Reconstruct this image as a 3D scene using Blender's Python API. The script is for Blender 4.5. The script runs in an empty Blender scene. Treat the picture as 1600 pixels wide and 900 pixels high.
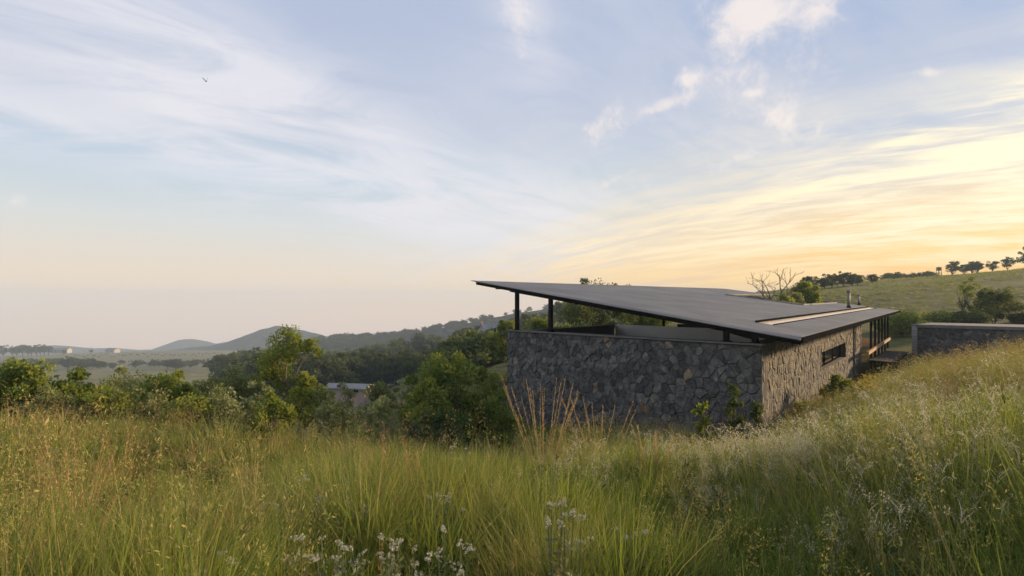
import bpy, bmesh, math, random
import numpy as np
from mathutils import Vector, Matrix, Euler

# ------------------------------------------------------------------ camera, sky, sun, exposure
scn = bpy.context.scene
COL = scn.collection
F, HZ = 850.0, 472.0                      # focal length and eye level, in pixels of a 1600x900 frame
SUN_AZ, SUN_EL = math.radians(67), math.radians(13)

cam = bpy.data.cameras.new('camera'); camo = bpy.data.objects.new('camera', cam); COL.objects.link(camo)
camo.location = (0, 0, 0); camo.rotation_euler = (math.radians(90), 0, 0)
cam.sensor_width = 36; cam.lens = 36 * F / 1600; cam.shift_y = (HZ - 450) / 1600
cam.clip_start = 0.05; cam.clip_end = 12000
scn.camera = camo

scn.view_settings.view_transform = 'Standard'; scn.view_settings.look = 'None'
scn.view_settings.gamma = 1; scn.view_settings.use_curve_mapping = False
scn.view_settings.exposure = 0.34
cy = scn.cycles
cy.use_denoising = True; cy.denoiser = 'OPENIMAGEDENOISE'
cy.use_adaptive_sampling = True; cy.adaptive_threshold = 0.02
cy.max_bounces = 6; cy.diffuse_bounces = 3; cy.glossy_bounces = 3; cy.transmission_bounces = 4
cy.volume_bounces = 1; cy.transparent_max_bounces = 8
cy.caustics_reflective = False; cy.caustics_refractive = False
cy.sample_clamp_indirect = 4

def lin(c):
    return tuple(((v / 255) / 12.92 if v / 255 <= 0.04045 else ((v / 255 + 0.055) / 1.055) ** 2.4) for v in c)

class NT:
    """small helper to write node trees as expressions"""
    def __init__(s, tree): s.t = tree; s.n = tree.nodes; s.l = tree.links
    def node(s, typ, **kw):
        o = s.n.new(typ)
        for k, v in kw.items(): setattr(o, k, v)
        return o
    def put(s, sock, v):
        if v is None: return
        if isinstance(v, bpy.types.NodeSocket): s.l.new(v, sock)
        else:
            if isinstance(v, (tuple, list)) and sock.type == 'RGBA' and len(v) == 3: v = (*v, 1)
            sock.default_value = v
    def m(s, op, a, b=None, c=None, clamp=False):
        o = s.node('ShaderNodeMath', operation=op); o.use_clamp = clamp
        s.put(o.inputs[0], a); s.put(o.inputs[1], b); s.put(o.inputs[2], c)
        return o.outputs[0]
    def sm(s, x, lo, hi):                 # smoothstep
        o = s.node('ShaderNodeMapRange', interpolation_type='SMOOTHSTEP')
        s.put(o.inputs[0], x); s.put(o.inputs[1], lo); s.put(o.inputs[2], hi)
        return o.outputs[0]
    def mix(s, f, a, b, blend='MIX'):
        o = s.node('ShaderNodeMix', data_type='RGBA', blend_type=blend)
        s.put(o.inputs[0], f); s.put(o.inputs[6], a); s.put(o.inputs[7], b)
        return o.outputs[2]
    def ramp(s, f, stops, interp='LINEAR'):
        o = s.node('ShaderNodeValToRGB'); cr = o.color_ramp; cr.interpolation = interp
        while len(cr.elements) < len(stops): cr.elements.new(0.5)
        for e, (p, c) in zip(cr.elements, stops): e.position = p; e.color = (*c, 1)
        s.put(o.inputs[0], f); return o.outputs[0]
    def xyz(s, x, y, z):
        o = s.node('ShaderNodeCombineXYZ'); s.put(o.inputs[0], x); s.put(o.inputs[1], y); s.put(o.inputs[2], z)
        return o.outputs[0]
    def noise(s, vec, scale, detail=4, rough=0.55, dist=0.0):
        o = s.node('ShaderNodeTexNoise'); s.put(o.inputs['Vector'], vec)
        o.inputs['Scale'].default_value = scale; o.inputs['Detail'].default_value = detail
        o.inputs['Roughness'].default_value = rough; o.inputs['Distortion'].default_value = dist
        return o.outputs[0]

def build_sky():
    w = bpy.data.worlds.new('World'); scn.world = w; w.use_nodes = True
    N = NT(w.node_tree); N.n.clear()
    d = N.node('ShaderNodeTexCoord').outputs['Generated']
    sp = N.node('ShaderNodeSeparateXYZ'); N.put(sp.inputs[0], d); dx, dy, dz = sp.outputs
    el = N.m('ARCSINE', dz); az = N.m('ARCTAN2', dx, dy)
    E0, E1 = -0.12, 0.80
    e = N.m('DIVIDE', N.m('SUBTRACT', el, E0), E1 - E0, clamp=True)
    P = lambda v: (v - E0) / (E1 - E0)
    cool = N.ramp(e, [(P(a), lin(c)) for a, c in [(-.10, (240, 198, 172)), (-.02, (238, 203, 174)), (.04, (226, 207, 184)),
            (.13, (204, 207, 205)), (.21, (178, 195, 209)), (.30, (182, 190, 206)), (.42, (169, 180, 203)), (.75, (154, 170, 198))]])
    warm = N.ramp(e, [(P(a), tuple(1.0 * v for v in lin(c))) for a, c in [(-.06, (246, 172, 70)), (.03, (250, 184, 66)), (.08, (249, 200, 98)), (.13, (238, 205, 148)),
            (.19, (208, 200, 190)), (.26, (176, 186, 203)), (.38, (159, 174, 202)), (.75, (150, 168, 198))]])
    near = N.m('COSINE', N.m('SUBTRACT', az, SUN_AZ))
    wf = N.sm(near, 0.32, 0.97)
    base = N.mix(wf, cool, warm)
    # physical sky underneath, kept as a share of the clear-air colour
    nis = N.node('ShaderNodeTexSky', sky_type='NISHITA'); nis.sun_disc = False
    nis.sun_elevation = SUN_EL; nis.sun_rotation = SUN_AZ; nis.dust_density = 2.0; nis.air_density = 1.0
    N.put(nis.inputs[0], N.xyz(dx, dy, N.m('ADD', N.m('MAXIMUM', dz, -0.1), 0.11)))
    nc = N.mix(1.0, nis.outputs[0], (0.10, 0.10, 0.10), 'MULTIPLY')
    base = N.mix(0.08, base, nc)
    # cloud-plane coordinates: streaks converge to the horizon as real cirrus does
    q = N.m('DIVIDE', 1.0, N.m('ADD', N.m('MAXIMUM', dz, -0.05), 0.32))
    cp = N.xyz(N.m('MULTIPLY', dx, q), N.m('MULTIPLY', dy, q), 0.0)
    def rot(ax, sx, sy, off):
        c, s_ = math.cos(ax), math.sin(ax)
        o = N.node('ShaderNodeSeparateXYZ'); N.put(o.inputs[0], cp)
        u = N.m('ADD', N.m('MULTIPLY', o.outputs[0], c), N.m('MULTIPLY', o.outputs[1], s_))
        v = N.m('SUBTRACT', N.m('MULTIPLY', o.outputs[1], c), N.m('MULTIPLY', o.outputs[0], s_))
        return N.xyz(N.m('MULTIPLY', u, sx), N.m('MULTIPLY', v, sy), off)
    def patch(px, py, wx, wy, deg=0.0):
        """soft elliptical mask round a sky direction; widths in radians"""
        a0 = math.atan2(px - 800, F); e0 = math.atan2((HZ - py), math.hypot(px - 800, F))
        c, s_ = math.cos(math.radians(deg)), math.sin(math.radians(deg))
        a = N.m('SUBTRACT', az, a0); b = N.m('SUBTRACT', el, e0)
        u = N.m('DIVIDE', N.m('ADD', N.m('MULTIPLY', a, c), N.m('MULTIPLY', b, s_)), wx)
        v = N.m('DIVIDE', N.m('SUBTRACT', N.m('MULTIPLY', b, c), N.m('MULTIPLY', a, s_)), wy)
        r2 = N.m('ADD', N.m('MULTIPLY', u, u), N.m('MULTIPLY', v, v))
        return N.m('EXPONENT', N.m('MULTIPLY', r2, -1.0))
    def total(lst):
        r = lst[0]
        for x in lst[1:]: r = N.m('ADD', r, x)
        return r
    def times(a, b): return N.m('MULTIPLY', a, b)
    # 1 broad veil of high cloud, upper left to centre
    n1 = N.noise(rot(0.5, 1.0, 2.4, 1.3), 2.0, 8, 0.62, 0.9)
    veil_m = total([times(patch(270, 110, .36, .10, -22), .95), times(patch(560, 240, .30, .10, -20), 1.05), times(patch(40, 190, .20, .04, -6), .7),
                    times(patch(760, 330, .26, .06, 4), .55), times(patch(820, 40, .05, .12, 25), .55)])
    broad = times(N.sm(N.noise(cp, 0.7, 3, .5), .38, .70), .55)
    veil = times(N.sm(n1, .26, .62), N.m('ADD', N.m('MINIMUM', veil_m, 1.0), broad))
    veil_c = N.mix(wf, lin((212, 211, 217)), lin((236, 226, 212)))
    col = N.mix(times(veil, .78), base, veil_c)
    # 2 golden streaked cloud fanning up from the bright horizon
    n2 = N.noise(rot(-0.62, 0.9, 5.0, 4.1), 1.5, 8, 0.6, 0.5)
    n2b = N.noise(rot(-0.62, 1.5, 7.0, 7.7), 2.4, 8, 0.62, 0.8)
    streak_m = total([times(patch(1560, 290, .42, .10, 20), 1.05), times(patch(1250, 350, .42, .06, 9), .95), times(patch(1640, 150, .20, .022, 14), .9),
                      times(patch(980, 385, .20, .03, 6), .45), times(patch(2300, 250, .7, .16, 0), .8)])
    streak = times(N.sm(N.m('ADD', times(n2, .6), times(n2b, .4)), .39, .60), N.m('MINIMUM', streak_m, 1.0))
    streak_c = N.mix(N.sm(near, .55, 1.0), lin((242, 222, 186)), tuple(1.0 * v for v in lin((252, 240, 208))))
    streak_c = N.mix(N.sm(el, .11, .0), streak_c, lin((252, 202, 100)))
    col = N.mix(times(streak, 1.0), col, streak_c)
    # 3 broken small clouds, upper right
    puff_m = total([times(patch(1180, 20, .085, .034, -4), 1.0), times(patch(1155, 55, .07, .035, 55), .55), times(patch(1222, 190, .030, .030, 40), .72),
                    times(patch(1075, 124, .022, .013, 0), .8), times(patch(1040, 164, .05, .010, 14), .75), times(patch(945, 200, .034, .030, 20), .62),
                    times(patch(1178, 146, .02, .008, -8), .75), times(patch(1455, 113, .02, .007, -10), .75), times(patch(1285, 195, .03, .022, 10), .5),
                    times(patch(815, 40, .032, .07, 28), .55), times(patch(1280, 15, .03, .02, 40), .7), times(patch(965, 278, .05, .008, 24), .6), times(patch(1150, 250, .05, .010, 15), .45), times(patch(22, 312, .014, .012, -20), .5), times(patch(1200, 140, .15, .09, 30), .30), times(patch(1000, 150, .10, .05, 20), .2)])
    n3 = N.noise(d, 24, 9, 0.66, 0.4); n3b = N.noise(d, 60, 5, .6, 1.0)
    puff = N.sm(N.m('ADD', N.m('ADD', times(puff_m, .74), times(n3, 1.5)), times(n3b, .5)), 1.10, 1.95)
    puff = times(puff, N.sm(puff_m, .03, .3))
    col = N.mix(times(puff, .68), col, lin((240, 226, 216)))
    bg = N.node('ShaderNodeBackground'); N.put(bg.inputs[0], col); bg.inputs[1].default_value = 1.0
    out = N.node('ShaderNodeOutputWorld'); N.l.new(bg.outputs[0], out.inputs[0])
    w.cycles.sampling_method = 'MANUAL'; w.cycles.sample_map_resolution = 1024
build_sky()

sl = bpy.data.lights.new('sun', 'SUN'); slo = bpy.data.objects.new('sun', sl); COL.objects.link(slo)
sl.energy = 5.0; sl.angle = math.radians(4); sl.color = (1.0, 0.71, 0.40)
sdir = Vector((math.sin(SUN_AZ) * math.cos(SUN_EL), math.cos(SUN_AZ) * math.cos(SUN_EL), math.sin(SUN_EL)))
slo.rotation_euler = sdir.to_track_quat('Z', 'Y').to_euler(); slo.location = sdir * 60

# ------------------------------------------------------------------ helpers
rng = np.random.default_rng(11); random.seed(11)
def at(x, y, d): return np.array([(x - 800) / F * d, d, (HZ - y) / F * d])

def tag(o, label=None, cat=None, group=None, kind=None):
    if label: o['label'] = label
    if cat: o['category'] = cat
    if group: o['group'] = group
    if kind: o['kind'] = kind
    return o

def raw_mesh(name, V, faces, mat=None, tone=None, smooth=False):
    """V (n,3); faces list of int arrays (m,k); tone per-vertex float"""
    me = bpy.data.meshes.new(name); V = np.asarray(V, dtype=np.float32)
    faces = [np.asarray(f, dtype=np.int32) for f in faces if len(f)]
    me.vertices.add(len(V)); me.vertices.foreach_set('co', V.ravel())
    li = np.concatenate([f.ravel() for f in faces]); tot = np.concatenate([np.full(len(f), f.shape[1], np.int32) for f in faces])
    st = np.concatenate([[0], np.cumsum(tot)[:-1]]).astype(np.int32)
    me.loops.add(len(li)); me.loops.foreach_set('vertex_index', li)
    me.polygons.add(len(tot)); me.polygons.foreach_set('loop_start', st); me.polygons.foreach_set('loop_total', tot)
    if smooth: me.polygons.foreach_set('use_smooth', np.ones(len(tot), bool))
    if tone is not None:
        a = me.attributes.new('tone', 'FLOAT', 'POINT'); a.data.foreach_set('value', np.asarray(tone, np.float32))
    me.update(calc_edges=True); me.validate()
    if mat: me.materials.append(mat)
    return me

def link(name, me, parent=None, loc=(0, 0, 0)):
    o = bpy.data.objects.new(name, me); COL.objects.link(o); o.location = loc
    if parent: o.parent = parent
    return o

def empty(name, loc=(0, 0, 0), rz=0):
    o = bpy.data.objects.new(name, None); COL.objects.link(o); o.location = loc; o.rotation_euler = (0, 0, rz)
    o.empty_display_size = 0.2; return o

class MB:
    """collects shapes (world or local coordinates) and builds one mesh"""
    def __init__(s): s.v = []; s.f = []; s.t = []
    def add(s, V, Fs, tone=0.5):
        b = len(s.v); s.v += [tuple(map(float, p)) for p in V]; s.t += [tone] * len(V)
        s.f += [tuple(b + i for i in f) for f in Fs]
    def hexa(s, a, b, tone=.5):             # a: 4 bottom points, b: 4 top points
        s.add(list(a) + list(b), [(3, 2, 1, 0), (4, 5, 6, 7), (0, 1, 5, 4), (1, 2, 6, 5), (2, 3, 7, 6), (3, 0, 4, 7)], tone)
    def bar(s, p, q, w, h, up=(0, 0, 1), tone=.5):   # rectangular bar from p to q, w sideways, h along up
        p, q = Vector(p), Vector(q); d = (q - p).normalized(); u = Vector(up)
        sd = d.cross(u)
        if sd.length < 1e-4: sd = d.cross(Vector((0, 1, 0)))
        sd.normalize(); u = sd.cross(d).normalized()
        a, b = sd * w / 2, u * h / 2
        s.hexa([p - a - b, p + a - b, p + a + b, p - a + b], [q - a - b, q + a - b, q + a + b, q - a + b], tone)
    def tube(s, pts, rad, n=6, tone=.5, cap=True):
        pts = [Vector(p) for p in pts]; V = []; 
        for i, p in enumerate(pts):
            d = (pts[min(i + 1, len(pts) - 1)] - pts[max(i - 1, 0)])
            d = d.normalized() if d.length > 1e-6 else Vector((0, 0, 1))
            a = d.cross(Vector((0.13, .97, .2))).normalized(); b = d.cross(a)
            r = rad[i] if hasattr(rad, '__len__') else rad
            V += [p + (a * math.cos(2 * math.pi * k / n) + b * math.sin(2 * math.pi * k / n)) * r for k in range(n)]
        Fs = [(i * n + k, i * n + (k + 1) % n, (i + 1) * n + (k + 1) % n, (i + 1) * n + k) for i in range(len(pts) - 1) for k in range(n)]
        if cap: Fs += [tuple(range(n))[::-1], tuple((len(pts) - 1) * n + k for k in range(n))]
        s.add(V, Fs, tone)
    def build(s, name, mat, parent=None, origin=(0, 0, 0), smooth=False):
        me = bpy.data.meshes.new(name); o3 = np.array(origin, float)
        me.from_pydata([tuple(np.array(p) - o3) for p in s.v], [], s.f)
        a = me.attributes.new('tone', 'FLOAT', 'POINT'); a.data.foreach_set('value', np.asarray(s.t, np.float32))
        if smooth: me.polygons.foreach_set('use_smooth', np.ones(len(me.polygons), bool))
        me.update(); me.materials.append(mat)
        return link(name, me, parent, (0, 0, 0) if parent else tuple(o3))

# ------------------------------------------------------------------ materials
def material(name):
    m = bpy.data.materials.new(name); m.use_nodes = True; N = NT(m.node_tree); N.n.clear(); return m, N
def finish(N, shader):
    o = N.node('ShaderNodeOutputMaterial'); N.l.new(shader, o.inputs[0])
def principled(N, color, rough=.8, metal=0.0, spec=.3, bump=None, bump_s=.3, bump_d=.02):
    p = N.node('ShaderNodeBsdfPrincipled'); N.put(p.inputs['Base Color'], color); N.put(p.inputs['Roughness'], rough)
    p.inputs['Metallic'].default_value = metal; p.inputs['Specular IOR Level'].default_value = spec
    if bump is not None:
        b = N.node('ShaderNodeBump'); b.inputs['Strength'].default_value = bump_s; b.inputs['Distance'].default_value = bump_d
        N.put(b.inputs['Height'], bump); N.l.new(b.outputs[0], p.inputs['Normal'])
    return p.outputs[0]
def wpos(N): return N.node('ShaderNodeNewGeometry').outputs['Position']
def attr(N, nm='tone'):
    a = N.node('ShaderNodeAttribute'); a.attribute_name = nm; return a.outputs['Fac']

def plain(name, c, rough=.8, var=.25, scale=3., metal=0, spec=.3, bump=.2):
    m, N = material(name); n = N.noise(wpos(N), scale, 6, .6)
    n2 = N.noise(wpos(N), scale * 9, 4, .6)
    v = N.m('ADD', N.m('MULTIPLY', n, .7), N.m('MULTIPLY', n2, .3))
    col = N.ramp(v, [(.3, tuple(x * (1 - var) for x in c)), (.7, tuple(min(1, x * (1 + var)) for x in c))])
    finish(N, principled(N, col, rough, metal, spec, n2, bump, .01)); return m

def leaf_mat(name, stops, trans=.45, rough=.55, field=0.15, warm=(.30, .26, .08)):
    """leaf or blade: diffuse + light passing through; colour by the leaf's own tone, plant and patch of field"""
    m, N = material(name)
    t = attr(N); r = N.node('ShaderNodeObjectInfo').outputs['Random']
    v = N.m('ADD', t, N.m('MULTIPLY', N.m('SUBTRACT', r, .5), .45), clamp=True)
    col = N.ramp(v, stops)
    if field:
        nf = N.sm(N.noise(wpos(N), .35, 3, .5), .42, .62)
        col = N.mix(N.m('MULTIPLY', nf, field), col, warm)
    d = N.node('ShaderNodeBsdfDiffuse'); N.put(d.inputs[0], col)
    tr = N.node('ShaderNodeBsdfTranslucent'); N.put(tr.inputs[0], N.mix(.35, col, (.36, .36, .05), 'MIX'))
    g = N.node('ShaderNodeBsdfGlossy'); g.inputs['Roughness'].default_value = rough; g.inputs[0].default_value = (.8, .8, .8, 1)
    mx = N.node('ShaderNodeMixShader'); mx.inputs[0].default_value = trans; N.l.new(d.outputs[0], mx.inputs[1]); N.l.new(tr.outputs[0], mx.inputs[2])
    m2 = N.node('ShaderNodeMixShader'); m2.inputs[0].default_value = .015; N.l.new(mx.outputs[0], m2.inputs[1]); N.l.new(g.outputs[0], m2.inputs[2])
    finish(N, m2.outputs[0]); return m

M = {}
M['green_grass'] = leaf_mat('green_grass', [(0, (.06, .125, .018)), (.5, (.155, .235, .034)), (.85, (.28, .33, .065)), (1, (.46, .40, .15))], .5, field=.35)
M['dry_grass'] = leaf_mat('dry_grass', [(0, (.16, .175, .038)), (.45, (.30, .30, .075)), (.8, (.43, .38, .125)), (1, (.52, .38, .17))], .4, field=.35, warm=(.20, .24, .055))
M['dead_grass'] = leaf_mat('dead_grass', [(0, (.06, .045, .022)), (.6, (.17, .125, .06)), (1, (.34, .27, .16))], .25, field=0)
M['herb'] = leaf_mat('herb', [(0, (.025, .055, .018)), (.6, (.06, .105, .03)), (1, (.14, .17, .06))], .3, field=0)
M['seed_white'] = leaf_mat('seed_white', [(0, (.46, .38, .22)), (.5, (.68, .59, .40)), (1, (.84, .77, .60))], .4, field=0)
M['seed_red'] = leaf_mat('seed_red', [(0, (.26, .13, .06)), (.5, (.38, .20, .10)), (1, (.48, .30, .16))], .35, field=0)
M['thatch'] = leaf_mat('thatch', [(0, (.46, .28, .13)), (.5, (.60, .40, .20)), (1, (.70, .52, .29))], .35, field=0)
M['flower'] = leaf_mat('flower', [(0, (.42, .41, .31)), (1, (.68, .67, .57))], .25, field=0)
M['grey_stem'] = leaf_mat('grey_stem', [(0, (.12, .16, .08)), (1, (.26, .30, .17))], .25, field=0)
M['bush_lime'] = leaf_mat('bush_lime', [(0, (.08, .125, .018)), (.5, (.19, .25, .035)), (1, (.36, .38, .07))], .5, field=0)
M['bush_green'] = leaf_mat('bush_green', [(0, (.07, .12, .02)), (.5, (.165, .225, .04)), (1, (.31, .35, .075))], .48, field=0)
M['bush_grey'] = leaf_mat('bush_grey', [(0, (.12, .14, .05)), (.5, (.23, .25, .09)), (1, (.34, .36, .16))], .42, field=0)
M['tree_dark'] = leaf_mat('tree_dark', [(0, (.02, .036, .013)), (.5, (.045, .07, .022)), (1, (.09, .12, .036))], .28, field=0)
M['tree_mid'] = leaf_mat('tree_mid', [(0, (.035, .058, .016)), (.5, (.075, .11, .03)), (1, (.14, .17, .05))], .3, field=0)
M['yellow_leaf'] = leaf_mat('yellow_leaf', [(0, (.30, .26, .05)), (1, (.60, .42, .06))], .45, field=0)
M['bark'] = plain('bark', (.09, .07, .05), .9, .4, 12)
M['pale_bark'] = plain('pale_bark', (.20, .15, .11), .9, .35, 12)
M['black_steel'] = plain('black_steel', (.018, .018, .019), .7, .2, 4, 0, .0)
M['concrete'] = plain('concrete', (.27, .26, .245), .85, .25, 2.5)
M['coping'] = plain('coping', (.17, .16, .145), .9, .3, 3)
M['mortar'] = plain('mortar', (.13, .125, .115), .95, .3, 5)
M['plaster'] = plain('plaster', (.84, .82, .78), .9, .10, 1.2)
M['timber'] = plain('timber', (.075, .034, .018), .6, .35, 7)
M['deck_wood'] = plain('deck_wood', (.42, .24, .11), .65, .3, 6)
M['dark_wood'] = plain('dark_wood', (.05, .045, .04), .85, .3, 6, 0, .1)
M['brick'] = plain('brick', (.40, .29, .25), .9, .25, 6)
M['white_wall'] = plain('white_wall', (.40, .39, .37), .9, .12, 2)
M['tin'] = plain('tin', (.23, .235, .24), .9, .25, 2, 0, .0)
M['steel_pipe'] = plain('steel_pipe', (.20, .19, .18), .55, .3, 6, .3, .4)
M['tank'] = plain('tank', (.50, .51, .52), .6, .12, 3)
M['dark_void'] = plain('dark_void', (.012, .011, .010), .9, .2, 3)
M['feather'] = plain('feather', (.03, .03, .035), .8, .3, 9)

def stone_mat():
    m, N = material('field_stone'); t = attr(N)
    base = N.ramp(t, [(0, (.05, .05, .05)), (.25, (.10, .10, .10)), (.5, (.155, .152, .148)), (.72, (.21, .20, .185)), (.86, (.25, .215, .165)), (.93, (.27, .20, .13)), (.97, (.32, .18, .09)), (1, (.42, .41, .39))])
    n = N.noise(wpos(N), 5, 8, .65); n2 = N.noise(wpos(N), 30, 5, .6)
    col = N.mix(1.0, base, N.ramp(n, [(.32, (.45, .45, .46)), (.5, (.95, .93, .9)), (.68, (1.7, 1.58, 1.38))]), 'MULTIPLY')
    lich = N.sm(N.noise(wpos(N), 11, 6, .6), .63, .70)
    col = N.mix(N.m('MULTIPLY', lich, .35), col, (.25, .24, .20))
    finish(N, principled(N, col, .85, 0, .25, N.m('ADD', n, N.m('MULTIPLY', n2, .5)), .9, .05)); return m
M['stone'] = stone_mat()

def roof_mat():
    m, N = material('roof_sheet'); p = wpos(N)
    sp = N.node('ShaderNodeSeparateXYZ'); N.put(sp.inputs[0], p)
    # streaks run along the courses of the sheeting (parallel to the front eave)
    u = N.m('ADD', N.m('MULTIPLY', sp.outputs[0], -.677), N.m('MULTIPLY', sp.outputs[1], .736))
    v = N.m('ADD', N.m('MULTIPLY', sp.outputs[0], .736), N.m('MULTIPLY', sp.outputs[1], .677))
    st = N.noise(N.xyz(N.m('MULTIPLY', u, .22), N.m('MULTIPLY', v, 3.2), 0), 1.3, 7, .65)
    bl = N.noise(p, .35, 7, .65, .6); fine = N.noise(N.xyz(N.m('MULTIPLY', u, 1.5), N.m('MULTIPLY', v, 14), 0), 1.2, 4, .6)
    k = N.m('ADD', N.m('ADD', N.m('MULTIPLY', st, .5), N.m('MULTIPLY', bl, .40)), N.m('MULTIPLY', fine, .10))
    col = N.ramp(k, [(.38, (.06, .06, .062)), (.5, (.108, .106, .105)), (.60, (.19, .184, .176))])
    finish(N, principled(N, col, N.ramp(st, [(.3, (.5,) * 3), (.7, (.68,) * 3)]), 0, .35, N.m('ADD', fine, st), .35, .02)); return m
M['roof'] = roof_mat()

def glass_mat():
    m, N = material('skylight_glass')
    p = N.node('ShaderNodeBsdfPrincipled'); p.inputs['Base Color'].default_value = (.82, .60, .40, 1); p.inputs['Roughness'].default_value = .3
    p.inputs['Metallic'].default_value = .0; p.inputs['Specular IOR Level'].default_value = .6
    finish(N, p.outputs[0]); return m
M['skylight'] = glass_mat()
def window_mat():
    m, N = material('window_glass')
    p = N.node('ShaderNodeBsdfPrincipled'); p.inputs['Base Color'].default_value = (.01, .012, .011, 1); p.inputs['Roughness'].default_value = .04
    p.inputs['Specular IOR Level'].default_value = .8; finish(N, p.outputs[0]); return m
M['glass'] = window_mat()

def ground_mat():
    m, N = material('meadow_ground'); p = wpos(N)
    n1 = N.noise(p, .02, 6, .6, .5); n2 = N.noise(p, .25, 6, .6); n3 = N.noise(p, 3, 5, .65)
    sp = N.node('ShaderNodeSeparateXYZ'); N.put(sp.inputs[0], p)
    st = N.noise(N.xyz(N.m('MULTIPLY', sp.outputs[0], .05), N.m('MULTIPLY', sp.outputs[1], .05), N.m('MULTIPLY', sp.outputs[2], 1.1)), 1.4, 6, .65)
    k = N.m('ADD', N.m('ADD', N.m('MULTIPLY', n1, .35), N.m('MULTIPLY', n2, .25)), N.m('ADD', N.m('MULTIPLY', n3, .15), N.m('MULTIPLY', st, .25)))
    past = N.ramp(k, [(.38, (.045, .052, .016)), (.47, (.10, .10, .032)), (.54, (.16, .148, .05)), (.62, (.25, .215, .085))])
    soil = N.ramp(n3, [(.3, (.03, .028, .014)), (.7, (.085, .075, .035))])
    dist = N.node('ShaderNodeVectorMath', operation='LENGTH'); N.put(dist.inputs[0], p)
    col = N.mix(N.sm(dist.outputs['Value'], 22, 45), soil, past)
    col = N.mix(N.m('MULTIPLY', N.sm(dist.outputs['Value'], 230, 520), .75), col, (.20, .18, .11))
    finish(N, principled(N, col, .95, 0, .1, N.m('ADD', N.m('MULTIPLY', n2, 2.), n3), .8, .12)); return m
M['ground'] = ground_mat()
def hill_mat():
    m, N = material('hill_bush'); p = wpos(N)
    n1 = N.noise(p, .006, 6, .6, .4); n2 = N.noise(p, .05, 6, .7)
    k = N.m('ADD', N.m('MULTIPLY', n1, .5), N.m('MULTIPLY', n2, .5))
    col = N.ramp(k, [(.36, (.014, .020, .013)), (.5, (.03, .038, .021)), (.60, (.06, .066, .035)), (.72, (.15, .13, .08))])
    finish(N, principled(N, col, .95, 0, .05, n2, 1.0, 4)); return m
M['hill'] = hill_mat()

# ------------------------------------------------------------------ terrain
# house frame: corner, right-wall direction and outward normal, front-wall direction and outward normal
PC = np.array([7.8, 17.0]); dR = np.array([.6219, .7831]); nR = np.array([.7831, -.6219])
dF = np.array([-.677, .736]); nF = np.array([-.736, -.677])
ZT = -1.36                                  # top of the terrace walls
def RW(t, o, z): q = PC + dR * t + nR * o; return np.array([q[0], q[1], z])
def FW(s, o, z): q = PC + dF * s + nF * o; return np.array([q[0], q[1], z])

CP = [(0, 0.5, -2.15), (-4, 3, -2.45), (0, 4, -2.55), (4, 3, -1.95), (3, .5, -1.85), (-3, .5, -2.3), (-1.5, -3, -2.0), (3, -3, -1.4), (-6, -3, -2.3), (8, -4, -.2), (-15, -10, -3), (15, -12, 1),
      (0, 8, -3.15), (-5, 8, -3.15), (5, 8, -2.6), (8, 8, -1.9), (-9, 8, -3.0),
      (0, 12, -4.0), (-6, 12, -3.6), (-12, 12, -3.4), (5, 12.5, -4.0), (10, 12, -2.6), (14, 12, -1.8), (20, 14, -1.0),
      (7.8, 16.2, -4.35), (4, 20, -5.2), (-.4, 24.5, -5.6), (12, 20, -4.05), (15, 20, -3.45), (20.5, 22, -2.75), (30, 24, -1.6),
      (15, 25, -4.5), (21, 31, -4.6), (27, 38, -4.4), (31, 45, -4.0), (24, 30, -4.0), (31, 34, -3.8), (36, 34, -3.2),
      (-4, 16.5, -4.5), (-10, 17, -4.4), (-17, 17, -4.3), (-8, 25, -6.6), (-20, 25, -6.5), (-3.5, 27, -5.2), (-1.5, 34, -4.5), (0, 45, -5), (-6, 38, -7),
      (-12, 45, -10), (-35, 45, -10), (-20, 80, -16), (-60, 80, -16), (-4, 80, -9), (0, 140, -10), (-20, 150, -18), (-50, 150, -26), (-130, 150, -27),
      (-60, 300, -37), (-20, 300, -26), (30, 300, -16), (-220, 300, -39), (-330, 600, -55), (-120, 600, -58), (40, 600, -30), (-500, 900, -80), (-250, 900, -84), (0, 900, -70),
      (-800, 1500, -134), (-300, 1500, -136), (200, 1500, -120), (-1300, 2300, -210), (0, 2400, -215), (900, 2300, -150), (2200, 800, -60), (2400, -800, -60), (-2400, 800, -120), (-2300, -900, -60), (0, -2400, -60),
      (10, 40, -4.5), (20, 60, -3.5), (8, 70, -5), (35, 58, -3.2), (48, 62, -2.2), (60, 64, -1.4), (45, 100, .3), (80, 110, 3.2), (110, 110, 5),
      (104, 180, 5.6), (141, 200, 7.6), (180, 205, 10.6), (210, 215, 13.6), (260, 200, 19), (90, 190, 3.5), (60, 190, 0), (150, 330, -2), (260, 360, 2), (350, 260, 16), (400, 700, -30), (120, 700, -30),
      (120, 40, 6), (200, 80, 14), (400, 60, 24), (300, -80, 14), (60, -30, 4), (-60, -30, -6), (0, -60, 0), (-150, -60, -14), (-120, 30, -14), (-400, 60, -40)]
CP = np.array(CP, float)
def lp(x, y): return np.stack([np.arctan2(x, y) * 1.6, np.log(np.hypot(x, y) + 1.5)], -1)
def kern(a, b):
    d = a[:, None, :] - b[None]; d[..., 0] = np.abs(d[..., 0]); d[..., 0] = np.minimum(d[..., 0], 2 * math.pi * 1.6 - d[..., 0])
    return np.sqrt((d ** 2).sum(-1) + .18 ** 2)
_c = lp(CP[:, 0], CP[:, 1]); _n = len(CP)
_A = np.zeros((_n + 1, _n + 1)); _A[:_n, :_n] = kern(_c, _c); _A[:_n, _n] = 1; _A[_n, :_n] = 1
_sc = 1.0 + np.hypot(CP[:, 0], CP[:, 1]) / 60.0                 # solve heights relative to distance so near ground stays fine
_w = np.linalg.solve(_A + np.diag([-.004] * _n + [0]), np.append(CP[:, 2] / _sc, 0))
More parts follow.
